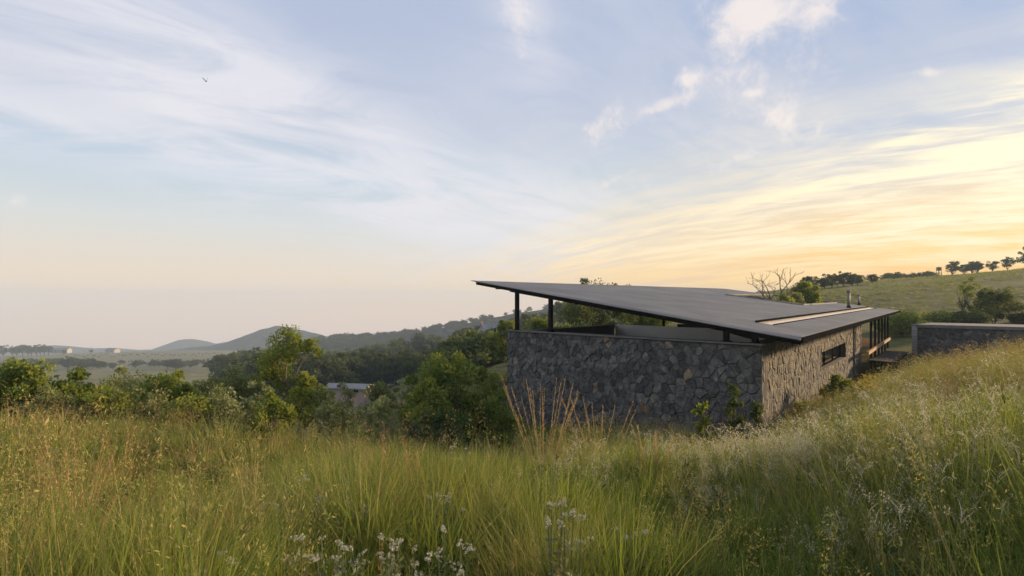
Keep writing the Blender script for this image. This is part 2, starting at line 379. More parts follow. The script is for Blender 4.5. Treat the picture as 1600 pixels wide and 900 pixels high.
def ground(x, y):
    x = np.atleast_1d(np.asarray(x, float)); y = np.atleast_1d(np.asarray(y, float)); out = np.empty(len(x))
    for i in range(0, len(x), 8000):
        a = lp(x[i:i + 8000], y[i:i + 8000]); out[i:i + 8000] = kern(a, _c) @ _w[:_n] + _w[_n]
    r = np.hypot(x, y)
    bump = .05 * np.sin(x * .9 + 1.3 * np.sin(y * .53) + 2.1 * np.sin(x * .31 + y * .2)) * np.sin(y * .8 + x * .27 + 1.7 * np.sin(x * .47)) + .02 * np.sin(x * 2.9 + 1.5 * np.sin(y * 1.9)) * np.sin(y * 3.3 + x)
    return out * (1 + r / 60.0) + bump * np.clip(r / 12, .3, 2)
def gz(x, y): return float(ground(x, y)[0])

def build_ground():
    th = np.radians(np.concatenate([np.linspace(-62, 62, 300), np.linspace(62, 298, 102)[1:-1]])); r = np.geomspace(.4, 2180, 230)
    T, R = np.meshgrid(th, r); X = (np.sin(T) * R).ravel(); Y = (np.cos(T) * R).ravel(); Z = ground(X, Y)
    V = np.stack([X, Y, Z], 1); nt, nr = len(th), len(r)
    V = np.vstack([V, [[0, 0, gz(0, .01)]]])
    i, j = np.meshgrid(np.arange(nr - 1), np.arange(nt), indexing='ij'); j2 = (j + 1) % nt
    Q = np.stack([i * nt + j, (i + 1) * nt + j, (i + 1) * nt + j2, i * nt + j2], -1).reshape(-1, 4)[:, ::-1]
    k = np.arange(nt); tri = np.stack([np.full(nt, len(V) - 1), k, (k + 1) % nt], 1)[:, ::-1]
    tag(link('ground', raw_mesh('ground', V, [Q, tri], M['ground'], smooth=True)), kind='structure')
build_ground()

def hill(name, prof, d, width, slope_noise, seed):
    """a solid ridge: silhouette profile (pixel x, y at its own distance d), real depth 'width' in front and behind"""
    r_ = np.random.default_rng(seed); px = np.array([p[0] for p in prof], float); py = np.array([p[1] for p in prof], float)
    xs = np.linspace(px[0], px[-1], 160); ys = np.interp(xs, px, py)
    ys = np.convolve(np.pad(ys, 4, 'edge'), np.ones(9) / 9, 'valid')
    ph = r_.uniform(0, 6, 8); fr = r_.uniform(.03, .35, 8)
    ys = ys + sum(np.sin(xs * f_ + p_) for f_, p_ in zip(fr, ph)) * .16
    top = (HZ - ys) / F * d; base = -d * .10 - 6
    S = np.linspace(-1, 1, 29); V = []
    for s in S:
        prof_ = (1 - abs(s)) ** .9 if abs(s) < 1 else 0
        wob = np.sin(xs * .09 + s * 5) * slope_noise * (1 - prof_) + np.sin(xs * .31 + s * 9) * slope_noise * .4 * prof_ * (1 - prof_) * 3
        yy = d + s * width
        V.append(np.stack([(xs - 800) / F * d, np.full_like(xs, yy) + wob, base + (top - base) * prof_ + wob * .12 * (abs(s) > .02)], 1))
    V = np.concatenate(V); n = len(xs); i, j = np.meshgrid(np.arange(len(S) - 1), np.arange(n - 1), indexing='ij')
    Q = np.stack([i * n + j, i * n + j + 1, (i + 1) * n + j + 1, (i + 1) * n + j], -1).reshape(-1, 4)
    return tag(link(name, raw_mesh(name, V, [Q], M['hill'], smooth=True)), kind='structure')
hill('hill', [(215, 560), (250, 549), (300, 543), (345, 538), (372, 528), (400, 518), (418, 511), (434, 509), (452, 511), (480, 518), (510, 525), (545, 536), (600, 548), (640, 556)], 1050, 260, 14, 1)
hill('hill', [(190, 562), (228, 551), (252, 544), (274, 532), (284, 530.5), (305, 530), (314, 532), (332, 540), (352, 548), (400, 556)], 1600, 300, 14, 2)
hill('hill', [(-60, 552), (40, 545), (75, 539.5), (90, 539), (112, 546), (125, 548), (140, 544.5), (158, 543.5), (172, 548), (230, 556)], 1500, 250, 10, 3)
hill('hill', [(-300, 552), (-100, 545), (120, 549), (220, 546), (262, 547), (340, 538), (380, 527), (410, 526), (470, 530), (530, 523), (600, 520), (650, 523), (760, 530), (900, 520)], 1900, 180, 8, 4)
hill('hill', [(420, 545), (520, 530), (600, 526), (650, 520), (700, 511), (740, 503), (780, 494), (830, 486), (880, 480), (960, 474), (1080, 468), (1200, 462), (1300, 460), (1400, 470)], 620, 190, 9, 5)

# ------------------------------------------------------------------ stone walling
def clip(poly, a, b, c):                    # keep a*x+b*y<=c
    out = []
    for i in range(len(poly)):
        p, q = poly[i], poly[(i + 1) % len(poly)]; dp = a * p[0] + b * p[1] - c; dq = a * q[0] + b * q[1] - c
        if dp <= 0: out.append(p)
        if dp * dq < 0:
            t = dp / (dp - dq); out.append((p[0] + (q[0] - p[0]) * t, p[1] + (q[1] - p[1]) * t))
    return out
def cells(domain, sp, seed, aspect=1.0, holes=()):
    """irregular polygons filling a convex domain polygon, minus rectangular holes"""
    r_ = random.Random(seed); xs = [p[0] for p in domain]; ys = [p[1] for p in domain]; S = []
    nx = int((max(xs) - min(xs)) / (sp * aspect)) + 3; ny = int((max(ys) - min(ys)) / sp) + 3
    for j in range(-1, ny):
        for i in range(-1, nx):
            if r_.random() < .06: continue
            S.append((min(xs) + (i + .5 * (j % 2) + r_.uniform(-.47, .47)) * sp * aspect, min(ys) + (j + r_.uniform(-.47, .47)) * sp))
    A = np.array(S); out = []
    for k, s in enumerate(S):
        if not (min(xs) - .3 < s[0] < max(xs) + .3 and min(ys) - .3 < s[1] < max(ys) + .3): continue
        poly = list(domain); dd = ((A - A[k]) ** 2).sum(1)
        for m_ in np.argsort(dd)[1:22]:
            o = S[m_]; a, b = o[0] - s[0], o[1] - s[1]; c = (o[0] ** 2 + o[1] ** 2 - s[0] ** 2 - s[1] ** 2) / 2
            poly = clip(poly, a, b, c)
            if len(poly) < 3: break
        for (x0, y0, x1, y1) in holes:
            if len(poly) < 3: break
            cx = sum(p[0] for p in poly) / len(poly); cy_ = sum(p[1] for p in poly) / len(poly)
            opts = [(x0 - cx, (1, 0, x0)), (cx - x1, (-1, 0, -x1)), (y0 - cy_, (0, 1, y0)), (cy_ - y1, (0, -1, -y1))]
            poly = clip(poly, *max(opts)[1])
        if len(poly) >= 3:
            ar = abs(sum(poly[i][0] * poly[(i + 1) % len(poly)][1] - poly[(i + 1) % len(poly)][0] * poly[i][1] for i in range(len(poly)))) / 2
            if ar > .012: out.append((poly, ar))
    return out
def stone_shape(poly, frame, r_, gap=.009, base=0.0, proud=1.0):
    """one stone: outline inset by the joint, chamfered face standing proud by its own amount, slightly tilted"""
    rough = []
    for i in range(len(poly)):
        p, q = poly[i], poly[(i + 1) % len(poly)]; L = math.hypot(q[0] - p[0], q[1] - p[1]); rough.append(p)
        if L > .12: rough.append(((p[0] + q[0]) / 2 + r_.uniform(-.08, .08) * L, (p[1] + q[1]) / 2 + r_.uniform(-.08, .08) * L))
    poly = rough
    cx = sum(p[0] for p in poly) / len(poly); cz = sum(p[1] for p in poly) / len(poly)
    rad = max(.05, math.sqrt(sum((p[0] - cx) ** 2 + (p[1] - cz) ** 2 for p in poly) / len(poly)))
    k1 = 1 - gap / rad; k2 = 1 - (gap + r_.uniform(.02, .045)) / rad; dep = r_.uniform(.012, .06); tx, tz = r_.uniform(-.13, .13) * proud, r_.uniform(-.13, .13) * proud; dep *= proud
    o1 = [(cx + (p[0] - cx) * k1 + r_.uniform(-.008, .008), cz + (p[1] - cz) * k1 + r_.uniform(-.008, .008)) for p in poly]
    o2 = [(cx + (p[0] - cx) * k2, cz + (p[1] - cz) * k2) for p in poly]; n = len(poly)
    V = [frame(p[0], base - .05, p[1]) for p in o1] + [frame(p[0], base + dep * .45, p[1]) for p in o1] + \
        [frame(p[0], base + dep + (p[0] - cx) * tx + (p[1] - cz) * tz, p[1]) for p in o2]
    Fs = [(i, (i + 1) % n, n + (i + 1) % n, n + i) for i in range(n)] + [(n + i, n + (i + 1) % n, 2 * n + (i + 1) % n, 2 * n + i) for i in range(n)] + [tuple(range(2 * n, 3 * n))]
    return V, Fs
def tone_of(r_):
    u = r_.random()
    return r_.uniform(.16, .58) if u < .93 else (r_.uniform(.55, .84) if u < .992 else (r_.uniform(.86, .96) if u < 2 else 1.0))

# ------------------------------------------------------------------ the stone house
def ray_at(px, py, Y): return at(px, py, Y)
# roof corners: B over the side wall, C far along it, A on the eave line towards the front-left
RB = ray_at(1250, 527, 16.1); kC = 605 / F
tC = (kC * (PC + nR * 1.5)[1] - (PC + nR * 1.5)[0]) / (dR[0] - kC * dR[1]); RC = ray_at(1405, 485, RW(tC, 1.5, 0)[1])
kA = (742 - 800) / F; sA = (RB[0] - kA * RB[1]) / (-dF[0] + kA * dF[1]); RA = ray_at(742, 438.5, RB[1] + dF[1] * sA)
eu, ev = RC - RB, RA - RB; RN = np.cross(eu, ev); RN = RN / np.linalg.norm(RN)
if RN[2] < 0: RN = -RN
def roof(u, v, dz=0.0): return RB + eu * u + ev * v + np.array([0, 0, dz])
def uv_px(px, py):
    r_ = at(px, py, 1); t = RN @ RB / (RN @ r_); p = r_ * t - RB; G = np.array([[eu @ eu, eu @ ev], [eu @ ev, ev @ ev]])
    return np.linalg.solve(G, [p @ eu, p @ ev])
def roof_z(x, y): return float(RB[2] - (RN[0] * (x - RB[0]) + RN[1] * (y - RB[1])) / RN[2])
print('ROOF', RA, RB, RC, 'len', np.linalg.norm(eu), np.linalg.norm(ev), 'C t', tC)
for nm, p in dict(D=(1090, 449), skyA=(1175, 503), skyB=(1210, 507), skyC=(1388, 482), courtL=(1127, 461), courtN=(1240, 475), courtR=(1318, 475), flue1=(1326, 481), flue2=(1342, 476), foldA=(1050, 487)).items(): print(nm, uv_px(*p))

HO = FW(0, 0, -4.2)                                            # origin of the house: its near corner
house = tag(empty('stone_house', HO), 'long low house of dark field stone under one tilted grey roof raised on black posts', 'house')
LF = 11.85; ZB = -6.4; stones_left = [300]

def stone_wall_part(name, frame, domain, sp, aspect, seed, holes, core, keep, quota):
    stones_left[0] = quota; w_ = core.build(name, M['mortar'], house, HO); r_ = random.Random(seed); rest = MB()
    cs = cells(domain, sp, seed, aspect, holes)
    cs.sort(key=lambda c: keep(c[0]))
    for poly, ar in cs:
        V, Fs = stone_shape(poly, frame, r_, proud=.6 if name == 'side_wall' else 1.0); t = r_.uniform(.34, .88) if name == 'side_wall' else tone_of(r_)  # side wall: warm sunlight put into the colour as lighter, tanner stone tones
        if stones_left[0] > 0:
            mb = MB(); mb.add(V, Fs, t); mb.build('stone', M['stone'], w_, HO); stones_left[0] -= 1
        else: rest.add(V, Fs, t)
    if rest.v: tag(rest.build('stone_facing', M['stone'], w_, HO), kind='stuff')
    return w_

core = MB(); core.hexa([FW(0.02, 0, ZB), FW(LF, 0, ZB), FW(LF, -.4, ZB), FW(.02, -.4, ZB)], [FW(0.02, 0, ZT - .02), FW(LF, 0, ZT - .02), FW(LF, -.4, ZT - .02), FW(.02, -.4, ZT - .02)])
front = stone_wall_part('front_wall', lambda s, o, z: FW(s, o, z), [(.0, -5.75), (LF, -5.75), (LF, ZT - .03), (.0, ZT - .03)], .27, 1.12, 5, (), core, lambda p: -max(q[1] for q in p) + .12 * min(q[0] for q in p), 220)
mb = MB(); mb.hexa([FW(-.06, .10, ZT), FW(LF + .05, .10, ZT), FW(LF + .05, -.45, ZT), FW(-.06, -.45, ZT)], [FW(-.06, .10, ZT + .05), FW(LF + .05, .10, ZT + .05), FW(LF + .05, -.45, ZT + .05), FW(-.06, -.45, ZT + .05)]); mb.build('coping', M['coping'], house, HO)

# side wall with its ribbon window
W0, W1, WZ0, WZ1 = 10.5, 18.5, -3.18, -2.34
def side_top(t): return ZT if t < 5.2 else roof_z(*RW(t, 0, 0)[:2]) - .20
core = MB(); TH = .45
def slab(t0, t1, z0, z1a, z1b): core.hexa([RW(t0, 0, z0), RW(t1, 0, z0), RW(t1, -TH, z0), RW(t0, -TH, z0)], [RW(t0, 0, z1a), RW(t1, 0, z1b), RW(t1, -TH, z1b), RW(t0, -TH, z1a)])
slab(.42, 5.2, ZB, ZT, ZT); slab(5.2, W0, ZB, side_top(5.3), side_top(W0)); slab(W0, W1, ZB, WZ0, WZ0); slab(W0, W1, WZ1, side_top(W0), side_top(W1)); slab(W1, 21.6, ZB, side_top(W1), side_top(21.6)); slab(22.5, 26.2, ZB, side_top(22.5), side_top(26.2))
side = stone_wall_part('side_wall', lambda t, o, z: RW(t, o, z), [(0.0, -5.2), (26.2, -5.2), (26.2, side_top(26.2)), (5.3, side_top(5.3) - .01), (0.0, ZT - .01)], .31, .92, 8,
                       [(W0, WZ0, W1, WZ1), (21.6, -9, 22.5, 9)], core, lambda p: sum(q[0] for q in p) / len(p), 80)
mb = MB(); mb.hexa([RW(-.02, .10, ZT + .003), RW(5.4, .10, ZT + .003), RW(5.4, -.45, ZT + .003), RW(-.02, -.45, ZT + .003)], [RW(-.02, .10, ZT + .06), RW(5.4, .10, ZT + .06), RW(5.4, -.45, ZT + .06), RW(-.02, -.45, ZT + .06)]); mb.build('coping', M['coping'], house, HO)
# window: frame, panes
win = MB()
for a, b in (((W0, WZ0), (W1, WZ0)), ((W0, WZ1), (W1, WZ1)), ((W0, WZ0), (W0, WZ1)), ((W1, WZ0), (W1, WZ1))):
    win.bar(RW(a[0], -.27, a[1]), RW(b[0], -.27, b[1]), .08, .07, up=(nR[0], nR[1], 0))
win = win.build('window', M['black_steel'], house, HO)
for k in range(3):
    t0 = W0 + (W1 - W0) * k / 3 + .06; t1 = W0 + (W1 - W0) * (k + 1) / 3 - .06
    mb = MB(); mb.hexa([RW(t0, -.29, WZ0 + .04), RW(t1, -.29, WZ0 + .04), RW(t1, -.31, WZ0 + .04), RW(t0, -.31, WZ0 + .04)], [RW(t0, -.29, WZ1 - .04), RW(t1, -.29, WZ1 - .04), RW(t1, -.31, WZ1 - .04), RW(t0, -.31, WZ1 - .04)]); mb.build('pane', M['glass'], win, HO)
    if k:
        mb = MB(); mb.bar(RW(t0 - .06, -.28, WZ0), RW(t0 - .06, -.28, WZ1), .04, .05); mb.build('mullion', M['black_steel'], win, HO)
mb = MB(); mb.hexa([RW(21.7, -.5, ZB), RW(22.4, -.5, ZB), RW(22.4, -.6, ZB), RW(21.7, -.6, ZB)], [RW(21.7, -.5, -1.2), RW(22.4, -.5, -1.2), RW(22.4, -.6, -1.2), RW(21.7, -.6, -1.2)]); mb.build('slot_panel', M['dark_void'], house, HO)
# timber screen and dark end wall beyond the stone
for k in range(9):
    t0 = 26.3 + k * .8; mb = MB(); z1 = side_top(t0) - .02
    mb.hexa([RW(t0, -1.4, -4.2), RW(t0 + .76, -1.4, -4.2), RW(t0 + .76, -1.46, -4.2), RW(t0, -1.46, -4.2)], [RW(t0, -1.4, z1), RW(t0 + .76, -1.4, z1), RW(t0 + .76, -1.46, z1), RW(t0, -1.46, z1)], .4)
    mb.build('timber_panel', M['timber'], house, HO)
mb = MB(); tE = tC - 1.0
mb.hexa([RW(33.5, -1.4, -4.2), RW(tE, -1.4, -4.2), RW(tE, -1.5, -4.2), RW(33.5, -1.5, -4.2)], [RW(33.5, -1.4, side_top(33.5)), RW(tE, -1.4, side_top(tE)), RW(tE, -1.5, side_top(tE)), RW(33.5, -1.5, side_top(33.5))]); mb.build('end_glazing', M['glass'], house, HO)
mb = MB(); mb.hexa([RW(tE, -1.5, -4.2), RW(tE + .1, -1.5, -4.2), RW(tE + .1, -14, -4.2), RW(tE, -14, -4.2)], [RW(tE, -1.5, side_top(tE)), RW(tE + .1, -1.5, side_top(tE)), RW(tE + .1, -14, roof_z(*RW(tE, -14, 0)[:2]) - .3), RW(tE, -14, roof_z(*RW(tE, -14, 0)[:2]) - .3)]); mb.build('end_wall', M['mortar'], house, HO)

# terrace: left wall, inner white wall, dark back wall, floor
LD = 10.0
def TP(s, t, z): q = PC + dF * s + dR * t; return np.array([q[0], q[1], z])
mb = MB(); mb.hexa([TP(LF, .42, ZB), TP(LF, LD, ZB), TP(LF - .4, LD, ZB), TP(LF - .4, .42, ZB)], [TP(LF, .42, ZT - .02), TP(LF, LD, ZT - .02), TP(LF - .4, LD, ZT - .02), TP(LF - .4, .42, ZT - .02)]); mb.build('terrace_wall', M['mortar'], house, HO)
r_ = random.Random(31); mbs = MB()
for poly, ar in cells([(.42, -5.6), (LD, -5.6), (LD, ZT - .03), (.42, ZT - .03)], .46, 12):
    V, Fs = stone_shape(poly, lambda t, o, z: TP(LF + o, t, z), r_); mbs.add(V, Fs, tone_of(r_))
tag(mbs.build('stone_facing', M['stone'], house, HO), kind='stuff')
mb = MB(); mb.hexa([TP(LF - .45, LD + .02, ZB), TP(.45, LD + .02, ZB), TP(.45, LD + .3, ZB), TP(LF - .45, LD + .3, ZB)], [TP(LF - .45, LD + .02, ZT - .02), TP(.45, LD + .02, ZT - .02), TP(.45, LD + .3, ZT - .02), TP(LF - .45, LD + .3, ZT - .02)]); mb.build('inner_wall', M['plaster'], house, HO)
mb = MB(); mb.hexa([TP(LF - .42, .42, -4.4), TP(.46, .42, -4.4), TP(.46, LD, -4.4), TP(LF - .42, LD, -4.4)], [TP(LF - .42, .42, -4.3), TP(.46, .42, -4.3), TP(.46, LD, -4.3), TP(LF - .42, LD, -4.3)]); mb.build('terrace_floor', M['concrete'], house, HO)

# roof: a tilted sheet with a light slot and a planted court cut through it
TK = .07
def cellgrid(us, vs, holes):
    """top, underside and every edge of a plate in (u, v), with some cells left out"""
    mb = MB(); nu, nv = len(us) - 1, len(vs) - 1; full = {(i, j) for i in range(nu) for j in range(nv)} - set(holes)
    for i, j in full:
        q = [(us[i], vs[j]), (us[i + 1], vs[j]), (us[i + 1], vs[j + 1]), (us[i], vs[j + 1])]
        T = [roof(*p) for p in q]; Bm = [roof(*p, -TK) for p in q]; Fs = [(0, 1, 2, 3), (7, 6, 5, 4)]
        for e, (di, dj) in enumerate(((0, -1), (1, 0), (0, 1), (-1, 0))):
            if (i + di, j + dj) not in full: Fs.append((e, e + 4, (e + 1) % 4 + 4, (e + 1) % 4))
        mb.add(T + Bm, Fs)
    return mb
sk0 = uv_px(1192, 505); sk1 = uv_px(1388, 482); sv0 = uv_px(1210, 507)[1]; sv1 = sv0 + .62 * (uv_px(1172, 502)[1] - sv0)
cL = uv_px(1127, 461); cN = uv_px(1240, 475); cR = uv_px(1318, 475)
us = [0, sk0[0], cN[0], cR[0], .965, 1.0]; vs = [0, sv0, sv1, cN[1] * .5 + cR[1] * .5, cL[1] * .5 + (cL[1]) * .5, 1.0]
print('us', us, 'vs', vs)
roof_o = cellgrid(us, vs, [(1, 1), (2, 1), (3, 1), (2, 3)]).build('roof', M['roof'], house, HO)
# light slot: glass with a raised dark curb on its upper side
g = MB(); e_ = .004
g.hexa([roof(us[1] + e_, vs[1] + e_, -.07), roof(us[4] - e_, vs[1] + e_, -.07), roof(us[4] - e_, vs[2] - e_, -.07), roof(us[1] + e_, vs[2] - e_, -.07)],
       [roof(us[1] + e_, vs[1] + e_, -.03), roof(us[4] - e_, vs[1] + e_, -.03), roof(us[4] - e_, vs[2] - e_, -.03), roof(us[1] + e_, vs[2] - e_, -.03)])
sky_o = g.build('skylight', M['skylight'], roof_o, HO)
c_ = MB(); c_.bar(roof(us[1] - .004, vs[2] + .004, .02), roof(us[4], vs[2] + .004, .02), .07, .10); c_.build('skylight_curb', M['black_steel'], roof_o, HO)
c_ = MB(); c_.bar(roof(us[1], vs[1] - .002, .006), roof(us[4], vs[1] - .002, .006), .05, .04); c_.build('skylight_trim', M['black_steel'], roof_o, HO)
# pale upstand round the planted court
for k, (a, b) in enumerate((((us[2], vs[3]), (us[3], vs[3])), ((us[2], vs[3]), (us[2], vs[4])), ((us[3], vs[3]), (us[3], vs[4])), ((us[2], vs[4]), (us[3], vs[4])))):
    c_ = MB(); c_.bar(roof(*a, .03), roof(*b, .03), .16, .10); c_.build('court_upstand', M['concrete'], roof_o, HO)
# front eave flashing and fascia
c_ = MB(); fv = lambda u, v, dz: roof(u, v, dz)
c_.hexa([fv(-.008, -.004, -.07), fv(-.008, 1.0, -.02), fv(.0, 1.0, -.005), fv(.0, -.004, -.005)], [fv(-.008, -.004, -.045), fv(-.008, 1.0, .005), fv(.0, 1.0, .012), fv(.0, -.004, .012)]); c_.build('eave_flashing', M['roof'], roof_o, HO)
c_ = MB(); c_.bar(fv(.003, 1.0, -.13), fv(.003, .0, -.16), .05, .14); c_.build('fascia', M['black_steel'], roof_o, HO)
c_ = MB(); c_.bar(fv(-.002, -.0045, -.07), fv(1.0, -.0045, -.07), .07, .155); c_.build('fascia', M['black_steel'], roof_o, HO)
# rafters under the sheet, running back from the front eave
for k in range(14):
    v = .04 + k * .068; c_ = MB(); c_.bar(fv(.012, v, -.21), fv(.30, v, -.21), .06, .16); c_.build('rafter', M['black_steel'], roof_o, HO)

def on_wall(px, o=-.2):                                         # parameter along the front wall seen at pixel column px
    k = (px - 800) / F; b = PC + nF * o; return (k * b[1] - b[0]) / (dF[0] - k * dF[1])
tops = []
for px in (808, 860.5, 1135, 1180):
    s = on_wall(px); p = FW(s, -.2, ZT + .05); zt = roof_z(p[0], p[1]) - .24; tops.append(np.array([p[0], p[1], zt]))
    mb = MB(); mb.bar(p, (p[0], p[1], zt), .155, .155, up=(nF[0], nF[1], 0)); po = mb.build('post', M['black_steel'], house, HO)
    mb = MB(); mb.bar(p, p + np.array([0, 0, .03]), .26, .26, up=(nF[0], nF[1], 0)); mb.build('base_plate', M['black_steel'], po, HO)
mb = MB(); d_ = (tops[0] - tops[-1]); mb.bar(tops[-1] - d_ * .06 + np.array([0, 0, .06]), tops[0] + d_ * .03 + np.array([0, 0, .06]), .14, .16); mb.build('beam', M['black_steel'], house, HO)
mb = MB(); p, q = FW(on_wall(1140), -.2, ZT + .42), FW(on_wall(1180), -.2, 0); q[2] = tops[-1][2] - .05; mb.bar(p, q, .1, .16); mb.build('brace', M['black_steel'], house, HO)
def row_s(px, t):
    k = (px - 800) / F; b = PC + dR * t; return (k * b[1] - b[0]) / (dF[0] - k * dF[1])
for s, t in ((row_s(1037, 10.6), 10.6),):
    p = TP(s, t, -4.3); mb = MB(); zt = roof_z(p[0], p[1]) - .12
    if zt > ZT: mb.bar(p, (p[0], p[1], zt), .12, .12, up=(nF[0], nF[1], 0)); mb.build('post', M['black_steel'], house, HO)
# clerestory beam over the white wall
a, b = TP(.5, LD + .1, 0), TP(7.2, LD + .1, 0); a[2] = ZT + .10; b[2] = ZT + .05
mb = MB(); mb.bar(a, b, .12, .18); mb.build('beam', M['black_steel'], house, HO)
# flues
for (px, py, hh, rr) in ((1326, 481, 28, .10), (1342, 476, 16, .085)):
    uv = uv_px(px, py); b = roof(*uv); hm = hh / F * b[1]
    mb = MB(); mb.tube([b - np.array([0, 0, .1]), b + np.array([0, 0, hm * .86])], rr, 12); fl = mb.build('flue', M['steel_pipe'], house, HO, smooth=True)
    mb = MB(); mb.tube([b + np.array([0, 0, hm * .84]), b + np.array([0, 0, hm * .88]), b + np.array([0, 0, hm * .97]), b + np.array([0, 0, hm])], [rr * 1.05, rr * 1.5, rr * 1.5, rr * .6], 12); mb.build('cap', M['steel_pipe'], fl, HO)
    mb = MB(); mb.tube([b - np.array([0, 0, .05]), b + np.array([0, 0, .16])], [rr * 1.8, rr * 1.1], 12); mb.build('collar', M['black_steel'], fl, HO)
# court: soil box the plants grow from
def court(u, v, dz): return roof(us[2] + (us[3] - us[2]) * u, vs[3] + (vs[4] - vs[3]) * v, dz)
mb = MB(); q = [(-.05, -.05), (1.05, -.05), (1.05, 1.05), (-.05, 1.05)]; mb.hexa([court(*p, -3) for p in q], [court(*p, -1.0) for p in q]); mb.build('court_planter', M['dark_void'], house, HO)

# deck on the far side: edge beams, planks, posts
ZD = -3.1; DT0, DT1, DO0, DO1 = 21.0, 38.0, .0, .85
dk = MB(); dk.bar(RW(DT0, DO1, ZD), RW(DT1, DO1, ZD), .12, .20); dk = dk.build('deck', M['deck_wood'], house, HO)
c_ = MB(); c_.bar(RW(DT0 + 5.4, -1.2, ZD), RW(DT1, -1.2, ZD), .10, .16); c_.build('edge_beam', M['deck_wood'], dk, HO)
for k in range(13):
    t = 27 + k * .85; c_ = MB(); c_.bar(RW(t, -1.14, ZD - .02), RW(t, DO1 - .07, ZD - .02), .34, .05); c_.build('plank', M['deck_wood'], dk, HO)
for k in range(6):
    t = 24.2 + k * 2.7; p = RW(t, DO1 - .12, -5.0); zt = roof_z(p[0], p[1]) - .14
    mb = MB(); mb.bar(p, (p[0], p[1], zt), .13, .13, up=(nR[0], nR[1], 0)); mb.build('post', M['black_steel'], house, HO)

# ------------------------------------------------------------------ low outbuilding on the right
O0 = np.array([29.8, 40.0]); dO = np.array([.677, -.736]); nO = -np.array([.736, .677]); LO = 12.0; ZO = -1.86
def OW(s, o, z): q = O0 + dO * s + nO * o; return np.array([q[0], q[1], z])
OO = OW(0, 0, -4.2)
outb = tag(empty('outbuilding', OO), 'low dark stone outbuilding with a pale flat concrete slab roof on the slope', 'outbuilding')
mb = MB(); mb.hexa([OW(0, 0, -4.6), OW(LO, 0, -4.6), OW(LO, -5, -4.6), OW(0, -5, -4.6)], [OW(0, 0, ZO), OW(LO, 0, ZO), OW(LO, -5, ZO), OW(0, -5, ZO)]); ow = mb.build('wall', M['mortar'], outb, OO)
r_ = random.Random(77); cs = cells([(0, -4.3), (LO, -4.3), (LO, ZO - .02), (0, ZO - .02)], .46, 21)
for poly, ar in cs:
    V, Fs = stone_shape(poly, OW, r_); mb = MB(); mb.add(V, Fs, tone_of(r_) * .8); mb.build('stone', M['stone'], ow, OO)
mb = MB(); mb.hexa([OW(-.05, .16, ZO + .003), OW(LO, .16, ZO + .003), OW(LO, -5.2, ZO + .003), OW(-.05, -5.2, ZO + .003)], [OW(-.05, .16, ZO + .22), OW(LO, .16, ZO + .22), OW(LO, -5.2, ZO + .22), OW(-.05, -5.2, ZO + .22)]); mb.build('roof_slab', M['coping'], outb, OO)
# pale round tank at its end
tb = at(1427, 508, 42.5); TO = np.array([tb[0] + .22, tb[1], gz(tb[0], tb[1])])
tank = tag(empty('water_tank', TO), 'short pale grey ribbed water tank beside the end of the low outbuilding', 'water tank')
mb = MB(); pts = []; rad = []
zt = tb[2] - .05; n_ = 22
for k in range(n_ + 1): pts.append((TO[0], TO[1], TO[2] - .2 + (zt - TO[2] + .2) * k / n_)); rad.append(.30 if k % 2 else .27)
mb.tube(pts, rad, 20); mb.build('tank_body', M['tank'], tank, TO, smooth=False)
mb = MB(); mb.tube([(TO[0], TO[1], zt), (TO[0], TO[1], zt + .06), (TO[0], TO[1], zt + .12)], [.33, .32, .1], 20); mb.build('lid', M['coping'], tank, TO)
# low dark footbridge between house and outbuilding
A_, B_ = RW(22, 1.4, -3.75), OW(-1.0, 1.2, -3.75); FO = (A_ + B_) / 2; FO[2] = -4.3
fb = tag(empty('footbridge', FO), 'low dark footbridge of long beams running from the house deck to the outbuilding', 'footbridge')
w2 = np.array([nR[0], nR[1], 0]) * .0 + np.array([.25, -.6, 0])
for k, o in enumerate((-.5, .5)):
    mb = MB(); mb.bar(A_ + w2 * o * 2, B_ + w2 * o * 2, .10, .18); mb.build('beam', M['black_steel'], fb, FO)
for k in range(16):
    c0 = A_ + (B_ - A_) * (k + .5) / 16 + np.array([0, 0, .12]); mb = MB(); mb.bar(c0 - w2 * 1.05, c0 + w2 * 1.05, .5, .04); mb.build('plank', M['dark_wood'], fb, FO)
for k in range(4):
    c0 = A_ + (B_ - A_) * (k + .3) / 3.6; mb = MB(); mb.bar((c0[0], c0[1], gz(c0[0], c0[1]) - .2), c0, .1, .1, up=(0, 1, 0)); mb.build('leg', M['black_steel'], fb, FO)

